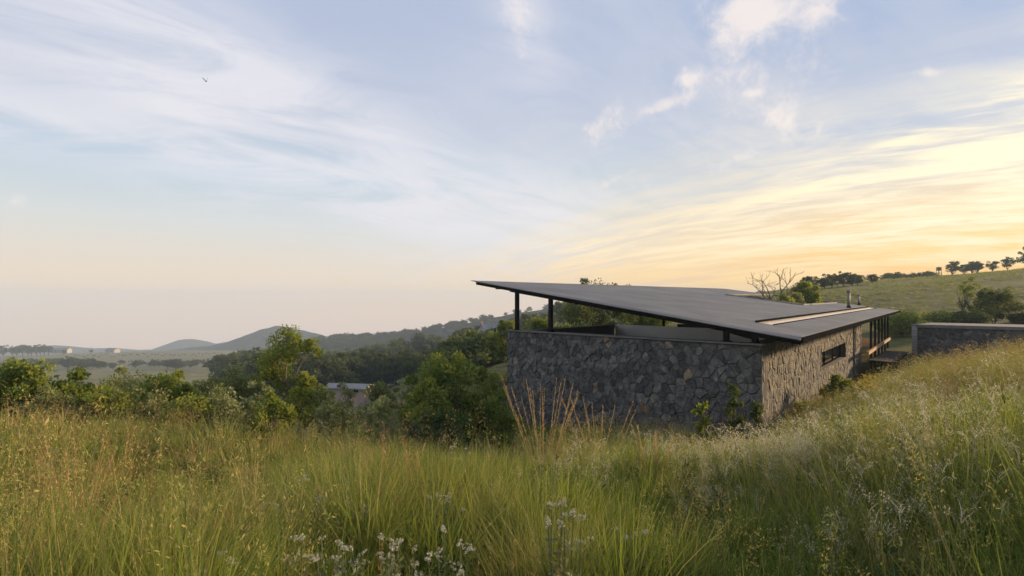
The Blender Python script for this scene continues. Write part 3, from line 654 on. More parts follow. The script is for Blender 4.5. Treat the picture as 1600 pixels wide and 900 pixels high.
# ------------------------------------------------------------------ distant houses
def far_house(px, py_base, d, w, dp, hwall, hroof, rz, wallm, roofm, label, wins, chim=None, wall2=None):
    b = at(px, py_base, d); root = tag(empty('house', b, rz), label, 'house')
    mb = MB(); z0 = -1.5
    mb.hexa([(-w / 2, -dp / 2, z0), (w / 2, -dp / 2, z0), (w / 2, dp / 2, z0), (-w / 2, dp / 2, z0)], [(-w / 2, -dp / 2, hwall), (w / 2, -dp / 2, hwall), (w / 2, dp / 2, hwall), (-w / 2, dp / 2, hwall)])
    mb.build('wall', M[wallm], root)
    o = .35; mb = MB(); x0, x1 = -w / 2 - o, w / 2 + o; y0, y1 = -dp / 2 - o, dp / 2 + o; h0, h1 = hwall - .05, hwall + hroof; k = .12
    mb.add([(x0, y0, h0), (x0, 0, h1), (x0, y1, h0), (x1, y0, h0), (x1, 0, h1), (x1, y1, h0), (x0, y0, h0 + k), (x0, 0, h1 + k), (x0, y1, h0 + k), (x1, y0, h0 + k), (x1, 0, h1 + k), (x1, y1, h0 + k)],
           [(0, 1, 4, 3), (1, 2, 5, 4), (6, 9, 10, 7), (7, 10, 11, 8), (0, 3, 9, 6), (2, 8, 11, 5), (0, 6, 7, 1), (1, 7, 8, 2), (3, 4, 10, 9), (4, 5, 11, 10)])
    ro = mb.build('roof', M[roofm], root)
    mb = MB(); mb.add([(-w / 2 + .01, -dp / 2, hwall - .06), (-w / 2 + .01, dp / 2, hwall - .06), (-w / 2 + .01, 0, h1 - .04)], [(0, 1, 2)]); mb.add([(w / 2 - .01, -dp / 2, hwall - .06), (w / 2 - .01, dp / 2, hwall - .06), (w / 2 - .01, 0, h1 - .04)], [(0, 1, 2)]); mb.build('gable', M[wallm], root)
    for (x, z, ww, hh) in wins:
        mb = MB(); mb.hexa([(x - ww / 2, -dp / 2 - .03, z), (x + ww / 2, -dp / 2 - .03, z), (x + ww / 2, -dp / 2 + .1, z), (x - ww / 2, -dp / 2 + .1, z)], [(x - ww / 2, -dp / 2 - .03, z + hh), (x + ww / 2, -dp / 2 - .03, z + hh), (x + ww / 2, -dp / 2 + .1, z + hh), (x - ww / 2, -dp / 2 + .1, z + hh)]); mb.build('window', M['glass'], root)
    if chim:
        mb = MB(); mb.bar((chim[0], chim[1], hwall), (chim[0], chim[1], h1 + .8), .7, .7, up=(0, 1, 0)); mb.build('chimney', M['brick'], ro)
    return root
far_house(546, 615, 78, 5.6, 3.0, .95, .40, math.radians(-9), 'brick', 'tin', 'small pinkish brick house with a shallow grey tin roof down the slope', [(-.9, .9, .5, .6), (1.6, .4, .9, .7)])
far_house(766, 526, 150, 5.5, 5, 1.5, 2.0, math.radians(35), 'white_wall', 'tin', 'grey gable-roofed farmhouse with a brick chimney among trees on the hillside', [(-1.5, .5, 1, 1), (1.5, .5, 1, 1)], (-2.5, .5))
far_house(660, 556, 260, 6.5, 5, 2.0, 1.0, .1, 'white_wall', 'tin', 'tiny white farm cottage at the edge of the green valley field', [(-1.4, .6, .9, 1), (1.2, .6, .9, 1)])
far_house(97, 549.5, 620, 16, 8, 2.6, 1.8, .1, 'white_wall', 'tin', 'long white farm building behind the tree row on the far plain', [(-4, .8, 1.5, 1.2), (0, .8, 1.5, 1.2), (4, .8, 1.5, 1.2)])
far_house(176, 550, 640, 13, 8, 2.6, 2.0, -.2, 'white_wall', 'tin', 'pale farm shed standing alone on the far plain', [(-2, .8, 1.5, 1.2), (3, .8, 1.5, 1.2)])

# ------------------------------------------------------------------ trees and shrubs
def leaf_cloud(r_, centers, radii, per, leaf, flat=.8, tone_c=None, elong=2.0, shell=.55, up=.25):
    """many separate folded leaves spread through clumps; returns verts, quads, tone"""
    n = len(centers); tot = n * per
    C = np.repeat(centers, per, 0); R = np.repeat(radii, per)
    dv = r_.normal(size=(tot, 3)); dv /= np.linalg.norm(dv, axis=1)[:, None]
    rr = r_.uniform(shell ** 3, 1, tot) ** (1 / 3) * (1 + .18 * r_.normal(size=tot))
    P = C + dv * (R * rr)[:, None] * np.array([1, 1, flat])
    ax = dv * .7 + r_.normal(size=(tot, 3)) * .75 + np.array([0, 0, up]); ax /= np.linalg.norm(ax, axis=1)[:, None]
    rn = r_.normal(size=(tot, 3)); sd = np.cross(ax, rn); sd /= np.linalg.norm(sd, axis=1)[:, None] + 1e-6; nm = np.cross(sd, ax)
    L = leaf * r_.uniform(.6, 1.35, tot)[:, None]; Wd = L / elong * .55
    b = P; tip = P + ax * L; mid = P + ax * L * .45
    l_ = mid + sd * Wd + nm * Wd * .35; rt = mid - sd * Wd + nm * Wd * .35
    V = np.stack([b, l_, tip, rt], 1).reshape(-1, 3); Q = np.arange(tot * 4).reshape(-1, 4)
    tc = r_.uniform(.15, .75, n) if tone_c is None else tone_c
    t = np.clip(np.repeat(tc, per) + r_.normal(size=tot) * .16, 0, 1)
    return V, Q, np.repeat(t, 4)

def limbs(r_, h, base_r, targets, stems=1, start=.25, spread=.12, sides=5):
    mb = MB(); tops = []
    for k in range(stems):
        a = r_.uniform(0, 6.28); off = np.array([math.cos(a), math.sin(a), 0]) * spread * (stems > 1)
        lean = np.array([math.cos(a), math.sin(a), 0]) * h * (.16 if stems > 1 else .05)
        pts = [off * 0.5 + np.array([0, 0, -.25]) + (lean + np.array([0, 0, h * .8])) * t + r_.normal(size=3) * .02 * h * (t > 0) for t in np.linspace(0, 1, 6)]
        br = base_r / math.sqrt(stems); mb.tube(pts, [br * (1 - .85 * t) for t in np.linspace(0, 1, 6)], sides + 1); tops.append((pts, br))
    for T in targets:
        pts, br = tops[int(r_.integers(len(tops)))]; f_ = min(.95, max(start, T[2] / h - .25)) * 5 / 5
        i = min(4, int(f_ * 5)); p0 = pts[i] + (pts[i + 1] - pts[i]) * (f_ * 5 - i if i < 5 else 0); m_ = (p0 + T) / 2 + np.array([0, 0, -.05 * h]) + r_.normal(size=3) * .03 * h
        r0 = br * (1 - .85 * f_) * .55 + .004; mb.tube([p0, m_, T], [r0, r0 * .6, r0 * .22], sides)
    return mb

def tree_meshes(seed, h, cr, cb, nclump, per, leaf, mat, bark='bark', trunk_r=None, stems=1, clump=.3, flat=.8, squash=1.0, shape='round', elong=2.0, tone=(.2, .9)):
    r_ = np.random.default_rng(seed); cs = []
    while len(cs) < nclump:
        d = r_.normal(size=3); d /= np.linalg.norm(d); rr = r_.uniform(.25, 1) ** .5
        p = d * rr
        lob = 1 + .28 * math.sin(3 * math.atan2(d[1], d[0]) + seed) + .15 * math.sin(5 * d[2] + seed * 2)
        z = (cb + h) / 2 + p[2] * (h - cb) / 2 * .86; w = cr * lob * .82
        if shape == 'dome': w *= 1.05 if z < (cb + h) / 2 else 1.0 - .25 * (z - (cb + h) / 2) / ((h - cb) / 2)
        if shape == 'umbrella': w *= .45 + .8 * (z - cb) / (h - cb)
        cs.append([p[0] * w, p[1] * w * squash, z])
    cs = np.array(cs); rad = cr * clump * r_.uniform(.55, 1.25, nclump)
    sel = r_.random(nclump) < .26; mid_ = np.array([0, 0, (cb + h) / 2]); cs[sel] = mid_ + (cs[sel] - mid_) * r_.uniform(1.05, 1.32, (sel.sum(), 1)); cs[:, 2] = np.maximum(cs[:, 2], .12 * (h - cb)); rad[sel] *= .5
    V, Q, t = leaf_cloud(r_, cs, rad, per, leaf, flat, r_.uniform(*tone, nclump), elong)
    crown = raw_mesh('crown', V, [Q], M[mat], t)
    mb = limbs(r_, h, trunk_r or h * .028, cs[r_.permutation(nclump)[:min(nclump, 22)]], stems)
    tm = bpy.data.meshes.new('trunk'); tm.from_pydata([tuple(v) for v in mb.v], [], mb.f); tm.materials.append(M[bark]); tm.polygons.foreach_set('use_smooth', np.ones(len(tm.polygons), bool))
    return tm, crown

def place_tree(name, meshes, loc, label, cat='tree', group=None, sc=(1, 1, 1), rz=0.0):
    o = tag(empty(name, loc, rz), label, cat, group); o.scale = sc
    link('trunk', meshes[0], o); link('crown', meshes[1], o); return o

def px_tree(name, px, d, ytop, wpx, seed, mat, label, cat='shrub', dens=1.0, leaf=.1, zb=None, cbf=.06, **kw):
    """a plant standing on the ground at distance d in column px, rising to height ytop, wpx wide"""
    x = (px - 800) / F * d; z = gz(x, d) if zb is None else zb; h = (HZ - ytop) / F * d - z; cr = wpx / F * d / 2
    nclump = kw.pop('nclump', 46); per = int(kw.pop('per', 110) * dens)
    group = kw.pop('group', None)
    ms = tree_meshes(seed, h, cr, h * cbf, nclump, per, leaf, mat, **kw)
    return place_tree(name, ms, (x, d, z), label, cat, group)

sh = dict(stems=4, shape='dome', clump=.30)
px_tree('shrub', 30, 14.6, 557, 130, 101, 'bush_green', 'broad deep green shrub at the far left edge of the meadow', dens=1.5, nclump=60, leaf=.11, **sh)
px_tree('shrub', 118, 15.2, 572, 110, 102, 'bush_lime', 'yellow-green leafy shrub with upright shoots next to the broad deep green shrub', dens=1.3, leaf=.11, **sh)
px_tree('shrub', 190, 19, 580, 120, 103, 'bush_grey', 'dull olive shrub behind the reddish grass plumes', dens=1.3, leaf=.10, **sh)
px_tree('shrub', 262, 17, 579, 110, 104, 'bush_lime', 'mid green shrub between two olive shrubs behind the reddish grass', dens=1.3, leaf=.11, **sh)
px_tree('shrub', 322, 19, 582, 110, 105, 'bush_grey', 'low olive shrub just left of the grey-green bush', dens=1.3, leaf=.10, **sh)
px_tree('shrub', 372, 20.5, 562, 90, 106, 'bush_grey', 'tall grey-green bush behind the small spreading tree', dens=1.3, leaf=.10, **sh)
px_tree('shrub', 484, 16.6, 584, 80, 107, 'bush_lime', 'rounded light green shrub right of the small spreading tree', dens=1.2, leaf=.10, **sh)
px_tree('shrub', 424, 13.6, 606, 58, 108, 'bush_lime', 'bright low bush at the foot of the small spreading tree', dens=1.2, leaf=.09, nclump=34, **sh)
SC = [(78, 14.0, 600, 90, 'bush_grey', 'loose olive scrub in the grass before the yellow-green leafy shrub'), (165, 14.4, 598, 86, 'bush_lime', 'loose light scrub among the reddish grass plumes'), (222, 15.0, 596, 90, 'bush_grey', 'loose grey-olive scrub behind the reddish grass plumes'),
      (296, 14.6, 600, 84, 'bush_lime', 'low light scrub in front of the mid green shrub'), (352, 15.2, 592, 86, 'bush_grey', 'grey-olive scrub below the tall grey-green bush'), (398, 15.6, 590, 60, 'bush_grey', 'small olive scrub left of the bright low bush'), (522, 15.4, 620, 66, 'bush_grey', 'low olive scrub in the grass right of the small spreading tree'), (592, 15.4, 622, 74, 'bush_grey', 'wide low dusty scrub between the grass and the grey-leaved shrub')]
for k, (px, d, yt, wp, mt, lb) in enumerate(SC): px_tree('scrub', px, d, yt, wp, 170 + k, mt, lb, dens=.7, leaf=.085, nclump=34, stems=5, shape='dome', clump=.26, tone=(.3, 1.0))
# the small spreading tree: trunk with two limbs, crown in separate lobes
def lobed_tree():
    d = 17.6; x = (447 - 800) / F * d; z = gz(x, d); r_ = np.random.default_rng(55)
    def loc(px, py, dy=0.0): p = at(px, py, d + dy); return np.array([p[0] - x, dy, p[2] - z])
    lobes = [(452, 528, 22, 9), (437, 545, 24, 10), (424, 562, 24, 10), (487, 545, 15, 7), (467, 536, 16, 6), (433, 583, 22, 8), (412, 590, 16, 6), (460, 556, 18, 4), (446, 605, 22, 6), (474, 600, 16, 5)]
    cs = []; rad = []; tn = []
    for (lx, ly, rp, n) in lobes:
        c = loc(lx, ly, r_.uniform(-.25, .25)); R = rp / F * d
        for k in range(n):
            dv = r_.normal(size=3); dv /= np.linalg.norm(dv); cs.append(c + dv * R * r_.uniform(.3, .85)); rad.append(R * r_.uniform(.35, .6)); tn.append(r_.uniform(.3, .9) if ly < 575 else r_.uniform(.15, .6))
    cs = np.array(cs); V, Q, t = leaf_cloud(r_, cs, np.array(rad), 85, .085, .85, np.array(tn))
    crown = raw_mesh('crown', V, [Q], M['bush_lime'], t)
    mb = MB(); b0 = np.array([0, 0, -.2]); f1 = loc(446, 612); l1 = loc(432, 562); l2 = loc(478, 552); l3 = loc(454, 532)
    mb.tube([b0, f1 * .5 + b0 * .5 + np.array([.05, 0, 0]), f1], [.075, .06, .05], 7)
    for e in (l1, l2, l3): mb.tube([f1, (f1 + e) / 2 + r_.normal(size=3) * .06, e], [.045, .03, .012], 6)
    for T in cs[::2]:
        s = [l1, l2, l3, f1][int(np.argmin([np.linalg.norm(T - q) for q in (l1, l2, l3, f1)]))]; mb.tube([s, (s + T) / 2 + r_.normal(size=3) * .04, T], [.016, .01, .004], 4)
    tm = bpy.data.meshes.new('trunk'); tm.from_pydata([tuple(v) for v in mb.v], [], mb.f); tm.materials.append(M['pale_bark'])
    place_tree('spreading_tree', (tm, crown), (x, d, z), 'small spreading yellow-green tree with a split open crown on the meadow edge', 'tree')
lobed_tree()
px_tree('shrub', 540, 23, 603, 74, 110, 'bush_grey', 'small olive shrub in front of the pinkish brick house', dens=.9, leaf=.10, nclump=30, **sh)
px_tree('shrub', 596, 22, 588, 62, 111, 'bush_grey', 'grey-leaved shrub right of the pinkish brick house', dens=1.0, leaf=.10, nclump=36, **sh)
px_tree('shrub', 640, 20, 584, 66, 112, 'bush_grey', 'dusty green shrub against the left side of the largest bush', dens=1.0, leaf=.10, nclump=36, **sh)
px_tree('shrub', 706, 17.5, 551, 150, 113, 'bush_green', 'largest dense green bush standing left of the stone house', dens=1.9, nclump=80, leaf=.095, stems=5, shape='dome', clump=.25)
px_tree('shrub', 668, 16.4, 588, 76, 114, 'bush_lime', 'brighter green leafy bush overlapping the largest bush on its left', dens=1.4, leaf=.09, nclump=44, **sh)
px_tree('shrub', 775, 17.0, 600, 84, 115, 'bush_green', 'dark green bush growing against the left corner of the stone wall', dens=1.4, leaf=.085, nclump=46, **sh)
px_tree('shrub', 690, 14.6, 636, 100, 116, 'herb', 'low tangled dark bush in the grass below the largest bush', dens=1.0, leaf=.08, nclump=36, **sh)
px_tree('shrub', 1312, 20.5, 586, 60, 117, 'bush_green', 'dark green shrub growing under the ribbon window of the side wall', dens=1.3, leaf=.09, nclump=40, **sh)
px_tree('shrub', 1262, 18.6, 626, 50, 118, 'bush_green', 'low green shrub at the foot of the warm lit side wall', dens=1.0, leaf=.08, nclump=28, **sh)
px_tree('sapling', 1097, 15.6, 606, 24, 119, 'bush_green', 'thin green sapling standing before the dark stone wall', 'sapling', dens=.32, leaf=.12, nclump=16, stems=3, shape='round', clump=.34)
px_tree('sapling', 1150, 15.6, 582, 28, 120, 'herb', 'tall dark sapling near the corner of the dark stone wall', 'sapling', dens=.32, leaf=.12, nclump=22, stems=3, shape='round', clump=.32)
px_tree('sapling', 1182, 15.2, 608, 14, 121, 'herb', 'slender sapling right at the corner of the stone house', 'sapling', dens=.4, leaf=.12, nclump=9, stems=1, shape='round', clump=.5)
px_tree('yellow_plant', 1364, 17.5, 577, 44, 122, 'yellow_leaf', 'yellow-leaved plant in the grass below the house deck', 'plant', dens=.35, leaf=.16, nclump=10, stems=3, shape='round', clump=.4)
# behind and right of the house
px_tree('shrub', 1408, 52, 486, 62, 130, 'bush_green', 'rounded dark bush behind the far end of the house deck', dens=1.1, leaf=.22, **sh)
px_tree('shrub', 1376, 56, 492, 40, 131, 'bush_green', 'smaller bush seen between the deck posts of the house', dens=1.0, leaf=.22, nclump=34, **sh)
px_tree('shrub', 1462, 54, 490, 66, 132, 'bush_green', 'spreading green bush behind the left end of the outbuilding slab', dens=1.1, leaf=.22, **sh)
px_tree('bushy_tree', 1552, 56, 452, 82, 133, 'tree_mid', 'dense rounded green tree behind the low outbuilding', 'tree', dens=1.3, leaf=.22, nclump=38, stems=3, shape='round', clump=.22, cbf=.15)
px_tree('slim_tree', 1513, 55, 433, 34, 134, 'bush_lime', 'thin open tree with sparse tufts beside the dense rounded tree', 'tree', dens=.5, leaf=.2, nclump=12, stems=2, shape='umbrella', clump=.36, cbf=.55)
px_tree('shrub', 1508, 53, 486, 60, 135, 'tree_mid', 'dark bush at the foot of the thin open tree', dens=1.1, leaf=.22, **sh)
px_tree('shrub', 1596, 56, 490, 40, 136, 'tree_mid', 'dark bush behind the right end of the outbuilding slab', dens=1.0, leaf=.22, nclump=34, **sh)
# behind the terrace, seen under and over the roof
px_tree('bushy_tree', 925, 60, 434, 120, 140, 'tree_mid', 'large dark leafy tree behind the terrace, its top above the roof', 'tree', dens=1.6, leaf=.26, nclump=90, stems=2, shape='round', clump=.25, cbf=.05)
px_tree('bushy_tree', 1006, 64, 470, 90, 141, 'bush_lime', 'lighter green tree behind the terrace under the roof', 'tree', dens=1.2, leaf=.28, nclump=60, stems=2, shape='round', clump=.28, cbf=.05)
px_tree('shrub', 842, 44, 496, 60, 142, 'bush_lime', 'sunlit yellow-green shrub between the two tall left posts', dens=1.2, leaf=.2, **sh)
px_tree('shrub', 790, 48, 494, 50, 143, 'bush_green', 'green shrub just left of the outermost post', dens=1.1, leaf=.2, **sh)
px_tree('shrub', 890, 46, 500, 70, 144, 'bush_green', 'dark green shrub behind the second post of the terrace', dens=1.1, leaf=.2, **sh)
# planted court in the roof
cb = court(.75, .45, -1.0)
def court_plant(name, u, v, ytop, wpx, seed, mat, label, cat, **kw):
    p = court(u, v, -1.0); px = 800 + F * p[0] / p[1]
    return px_tree(name, px, p[1], ytop, wpx, seed, mat, label, cat, zb=p[2], **kw)
court_plant('shrub', .86, .40, 443, 50, 150, 'bush_green', 'round green bush growing up through the roof court', 'shrub', dens=1.3, leaf=.2, nclump=50, stems=3, shape='round', clump=.30, cbf=.12)
court_plant('shrub', .45, .35, 458, 34, 151, 'bush_grey', 'pale grey-green shrub in the middle of the roof court', 'shrub', dens=.8, leaf=.16, nclump=26, stems=3, shape='dome', clump=.34)
court_plant('shrub', .22, .35, 462, 44, 152, 'bush_lime', 'low green planting at the foot of the bare tree in the roof court', 'shrub', dens=.8, leaf=.15, nclump=26, stems=3, shape='dome', clump=.34)
def bare_tree():
    p = court(.25, .5, -1.0); r_ = np.random.default_rng(4); H = (HZ - 405) / F * p[1] - p[2]; mb = MB()
    def grow(a, d, L, r, lev):
        pts = [a]; 
        for k in range(3):
            d = d + r_.normal(size=3) * .16 + np.array([0, 0, .05]); d /= np.linalg.norm(d); pts.append(pts[-1] + d * L / 3)
        mb.tube(pts, [r, r * .85, r * .7, r * .55], 5)
        if lev > 0:
            for k in range(3 if lev > 1 else 2):
                dd = d + r_.normal(size=3) * .55; dd[2] = max(dd[2], .1); dd /= np.linalg.norm(dd); grow(pts[int(r_.integers(2, 4))], dd, L * r_.uniform(.55, .8), r * .55, lev - 1)
    for k in range(4):
        a = k * 1.6 + .4; d = np.array([math.cos(a) * .5, math.sin(a) * .5, 1]); grow(np.zeros(3), d / np.linalg.norm(d), H * .40, .075, 3)
    o = tag(empty('bare_tree', p), 'leafless branching tree rising out of the roof court', 'tree')
    tm = bpy.data.meshes.new('branches'); tm.from_pydata([tuple(v) for v in mb.v], [], mb.f); tm.materials.append(M['pale_bark']); link('trunk', tm, o)
bare_tree()

# shared tree meshes for the middle distance
protoA = [tree_meshes(200 + k, 10, 4.6, 1.6, 44, 60, .62, 'tree_dark', shape='round', clump=.27, trunk_r=.3, elong=1.6) for k in range(4)]
protoB = [tree_meshes(220 + k, 12, 3.6, 3.2, 34, 60, .62, 'tree_mid', shape='round', clump=.30, trunk_r=.28, elong=1.6) for k in range(4)]
protoC = [tree_meshes(240 + k, 14, 2.6, 3.0, 26, 60, .62, 'tree_mid', shape='round', clump=.36, trunk_r=.28, elong=1.6) for k in range(3)]
protoD = [tree_meshes(260 + k, 4, 2.6, .3, 30, 60, .40, 'tree_mid', shape='dome', clump=.3, trunk_r=.15, stems=3, elong=1.6) for k in range(3)]
r0 = random.Random(9)
ORD = ['first', 'second', 'third', 'fourth', 'fifth', 'sixth', 'seventh', 'eighth', 'ninth', 'tenth', 'eleventh', 'twelfth', 'thirteenth']
def copy_tree_px(name, protos, ph, px, d, ytop, label, group, wide=1.0, cat='tree', hpx=0):
    x = (px - 800) / F * d; z = gz(x, d); h = max((HZ - ytop) / F * d - z, hpx / F * d)
    if h < 1.0: h = 1.0
    if h > 17: z = (HZ - ytop) / F * d - 15; h = 15; z = gz(x, d)
    s = h / ph; s *= r0.uniform(.8, 1.2) if hpx else 1; w = s * wide * r0.uniform(.8, 1.3)
    return place_tree(name, protos[r0.randrange(len(protos))], (x, d, z), label, cat, group, (w, w, s), r0.uniform(0, 6.28))
def band(n, x0, x1, d0, d1, yf, protos, ph, label, group, jit=5, wide=1.0, name='tree', cat='tree'):
    for k in range(n):
        px = x0 + (x1 - x0) * (k + .5 + r0.uniform(-.35, .35)) / n
        copy_tree_px(name, protos, ph, px, r0.uniform(d0, d1), yf(px) + r0.uniform(-jit, jit), label, group, wide, cat)
ip = lambda pts: (lambda x: float(np.interp(x, [p[0] for p in pts], [p[1] for p in pts])))
g1 = 'dark trees of the near valley wood'
band(22, 500, 800, 105, 135, ip([(500, 560), (540, 552), (600, 556), (640, 550), (680, 556), (720, 548), (800, 530)]), protoA, 10, 'dark round-crowned tree in the valley wood behind the pinkish brick house', g1, 5, 1.2)
band(16, 345, 520, 110, 140, ip([(345, 575), (380, 563), (420, 556), (480, 556), (520, 556)]), protoA, 10, 'dark round-crowned tree in the valley wood behind the small spreading tree', 'dark trees behind the spreading tree', 5, 1.2)
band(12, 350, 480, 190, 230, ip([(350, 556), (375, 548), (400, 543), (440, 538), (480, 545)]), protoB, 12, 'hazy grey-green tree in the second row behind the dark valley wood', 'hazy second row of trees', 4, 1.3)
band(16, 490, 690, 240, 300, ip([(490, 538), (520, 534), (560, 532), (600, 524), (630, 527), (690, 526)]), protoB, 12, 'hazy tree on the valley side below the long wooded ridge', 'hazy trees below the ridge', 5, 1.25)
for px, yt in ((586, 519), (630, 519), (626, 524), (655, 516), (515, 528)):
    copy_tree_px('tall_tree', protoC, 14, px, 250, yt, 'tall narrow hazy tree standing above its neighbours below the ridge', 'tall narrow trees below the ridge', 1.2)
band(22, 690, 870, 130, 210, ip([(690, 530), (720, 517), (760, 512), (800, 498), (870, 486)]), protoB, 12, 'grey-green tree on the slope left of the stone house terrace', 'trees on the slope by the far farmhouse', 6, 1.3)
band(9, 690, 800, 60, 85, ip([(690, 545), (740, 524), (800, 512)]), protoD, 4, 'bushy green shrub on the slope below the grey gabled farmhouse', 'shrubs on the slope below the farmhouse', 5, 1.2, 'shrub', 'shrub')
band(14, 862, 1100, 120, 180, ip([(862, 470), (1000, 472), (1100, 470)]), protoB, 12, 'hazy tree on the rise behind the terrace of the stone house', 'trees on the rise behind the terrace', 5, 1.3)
# tree line on the valley floor and trees on the far plain
band(64, -40, 350, 330, 420, ip([(-40, 566), (60, 562), (120, 560), (200, 566), (260, 563), (350, 564)]), protoA, 10, 'tree of the long dark tree line across the valley floor', 'tree line across the valley floor', 3, 1.5)
band(44, 110, 340, 480, 560, ip([(110, 560), (200, 559), (340, 556)]), protoA, 10, 'paler tree of the second tree line across the valley floor', 'second tree line across the valley floor', 2, 1.6)
PT = ['single tree between the two farm buildings on the far plain', 'low tree beside the long white farm building on the far plain', 'lone small tree on the far plain past the pale farm shed']
for k, (px, yt) in enumerate(((5, 538), (19, 539), (26, 540), (35, 538), (44, 538), (49, 540), (57, 537), (63, 540), (69, 538), (76, 540), (143, 545), (100, 546), (212, 552))):
    copy_tree_px('plain_tree', protoB, 12, px, 600, yt, PT[k - 10] if k > 9 else ORD[9 - k] + ' tree of the far plain row, counted from the long white farm building', 'tree row on the far plain', 1.15)
# trees along the crest of the pasture hill
for k, (px, yt, d) in enumerate(((1262, 446, 120), (1288, 443, 122), (1300, 440, 124), (1318, 441, 126), (1332, 434, 125), (1340, 438, 126), (1363, 440, 130))):
    copy_tree_px('hill_tree', protoA, 10, px, d, yt, ORD[6 - k] + ' rounded dark tree down the pasture hill, counted from the crest bushes towards the roof', 'trees at the low end of the pasture hill', 1.2, hpx=20)
for k, (px, yt, d) in enumerate(((1385, 437, 185), (1398, 436, 188), (1412, 434, 190), (1425, 433, 192), (1440, 433, 193), (1450, 430, 194), (1458, 430, 195))):
    copy_tree_px('shrub', protoD, 4, px, d, yt, ORD[6 - k] + ' low dark bush down the hill crest, counted from the water tower', 'bushes on the crest of the pasture hill', 1.4, 'shrub', hpx=11)
for k, (px, yt, d) in enumerate(((1488, 418, 200), (1507, 409, 202), (1519, 411, 203), (1527, 413, 203), (1550, 418, 205), (1575, 411, 206))):
    copy_tree_px('hill_tree', protoB, 12, px, d, yt, ORD[k] + ' silhouetted tree up the hill crest, counted from the water tower', 'trees on the upper crest of the pasture hill', 1.3, hpx=24)
copy_tree_px('hill_tree', protoA, 10, 1612, 170, 392, 'tallest dark tree on the right end of the pasture hill crest', None, .8, hpx=34)
# woodland over the long ridge: one far mass
def instancer(name, pts, rots, scls, idx, protos, label=None, cat=None, kind='stuff'):
    coll = bpy.data.collections.new(name + '_kinds')
    for k, me in enumerate(protos):
        o = bpy.data.objects.new('%s_%02d' % (name, k), me); coll.objects.link(o)
    me = bpy.data.meshes.new(name); me.vertices.add(len(pts)); me.vertices.foreach_set('co', np.asarray(pts, np.float32).ravel())
    a = me.attributes.new('rot', 'FLOAT_VECTOR', 'POINT'); a.data.foreach_set('vector', np.asarray(rots, np.float32).ravel())
    a = me.attributes.new('scl', 'FLOAT_VECTOR', 'POINT'); a.data.foreach_set('vector', np.asarray(scls, np.float32).ravel())
    a = me.attributes.new('idx', 'INT', 'POINT'); a.data.foreach_set('value', np.asarray(idx, np.int32))
    ob = tag(link(name, me), label, cat, None, kind)
    ng = bpy.data.node_groups.new(name + '_scatter', 'GeometryNodeTree')
    ng.interface.new_socket('Geometry', in_out='INPUT', socket_type='NodeSocketGeometry'); ng.interface.new_socket('Geometry', in_out='OUTPUT', socket_type='NodeSocketGeometry')
    gi = ng.nodes.new('NodeGroupInput'); go = ng.nodes.new('NodeGroupOutput'); ip_ = ng.nodes.new('GeometryNodeInstanceOnPoints'); ci = ng.nodes.new('GeometryNodeCollectionInfo')
    ci.inputs['Collection'].default_value = coll; ci.inputs['Separate Children'].default_value = True; ci.inputs['Reset Children'].default_value = True
    def na(nm, ty):
        n = ng.nodes.new('GeometryNodeInputNamedAttribute'); n.data_type = ty; n.inputs['Name'].default_value = nm; return n.outputs['Attribute']
    ng.links.new(gi.outputs[0], ip_.inputs['Points']); ng.links.new(ci.outputs[0], ip_.inputs['Instance']); ip_.inputs['Pick Instance'].default_value = True
    ng.links.new(na('idx', 'INT'), ip_.inputs['Instance Index']); ng.links.new(na('rot', 'FLOAT_VECTOR'), ip_.inputs['Rotation']); ng.links.new(na('scl', 'FLOAT_VECTOR'), ip_.inputs['Scale'])
    ng.links.new(ip_.outputs[0], go.inputs[0])
    md = ob.modifiers.new('scatter', 'NODES'); md.node_group = ng
    return ob

def ridge_wood():
    r_ = np.random.default_rng(3); pts = []; sc = []
    prof = [(420, 545), (520, 530), (600, 526), (650, 520), (700, 511), (740, 503), (780, 494), (830, 486), (880, 480), (960, 474), (1080, 468), (1200, 462), (1300, 460), (1400, 470)]
    for k in range(2600):
        px = r_.uniform(470, 1320); s = r_.uniform(-.62, .05); y = np.interp(px, [p[0] for p in prof], [p[1] for p in prof]); d = 620
        top = (HZ - y) / F * d; base = -d * .10 - 6
        if math.sin(px * .045 + s * 4) + math.sin(px * .013 - s * 7) < -.35 and r_.random() < .8: continue
        pts.append(((px - 800) / F * d, d + s * 190, base + (top - base) * (1 - abs(s)) ** .9 - .6)); h = r_.uniform(.35, .75); sc.append((h * 1.25, h * 1.25, h))
    n = len(pts); rot = np.zeros((n, 3)); rot[:, 2] = r_.uniform(0, 6.28, n)
    instancer('woodland', pts, rot, sc, r_.integers(0, 4, n), [p[1] for p in protoA], 'far hazy woodland covering the long ridge behind the valley', 'woodland')
ridge_wood()

# lattice water tower on the pasture crest
def tower():
    d = 198; x = (1467 - 800) / F * d; z = gz(x, d); p0 = np.array([x, d, z]); ht = (HZ - 417) / F * d - z; ht = max(3.5, min(ht, 5)); w = .6
    root = tag(empty('water_tower', p0), 'thin legged water tower with a small tank on the pasture hill crest', 'tower')
    for sx in (-1, 1):
        for sy in (-1, 1): mb = MB(); mb.bar((sx * w, sy * w, -.3), (sx * .5, sy * .5, ht * .68), .12, .12); mb.build('leg', M['black_steel'], root)
    for zz in (.25, .5): mb = MB(); q = w * (1 - zz * .6); mb.bar((-q, -q, ht * zz), (q, q, ht * zz), .07, .07); mb.bar((-q, q, ht * zz), (q, -q, ht * zz), .07, .07); mb.build('brace', M['black_steel'], root)
    mb = MB(); mb.tube([(0, 0, ht * .66), (0, 0, ht * .7), (0, 0, ht * .95), (0, 0, ht)], [.6, .8, .8, .15], 14); mb.build('tank', M['coping'], root)
tower()

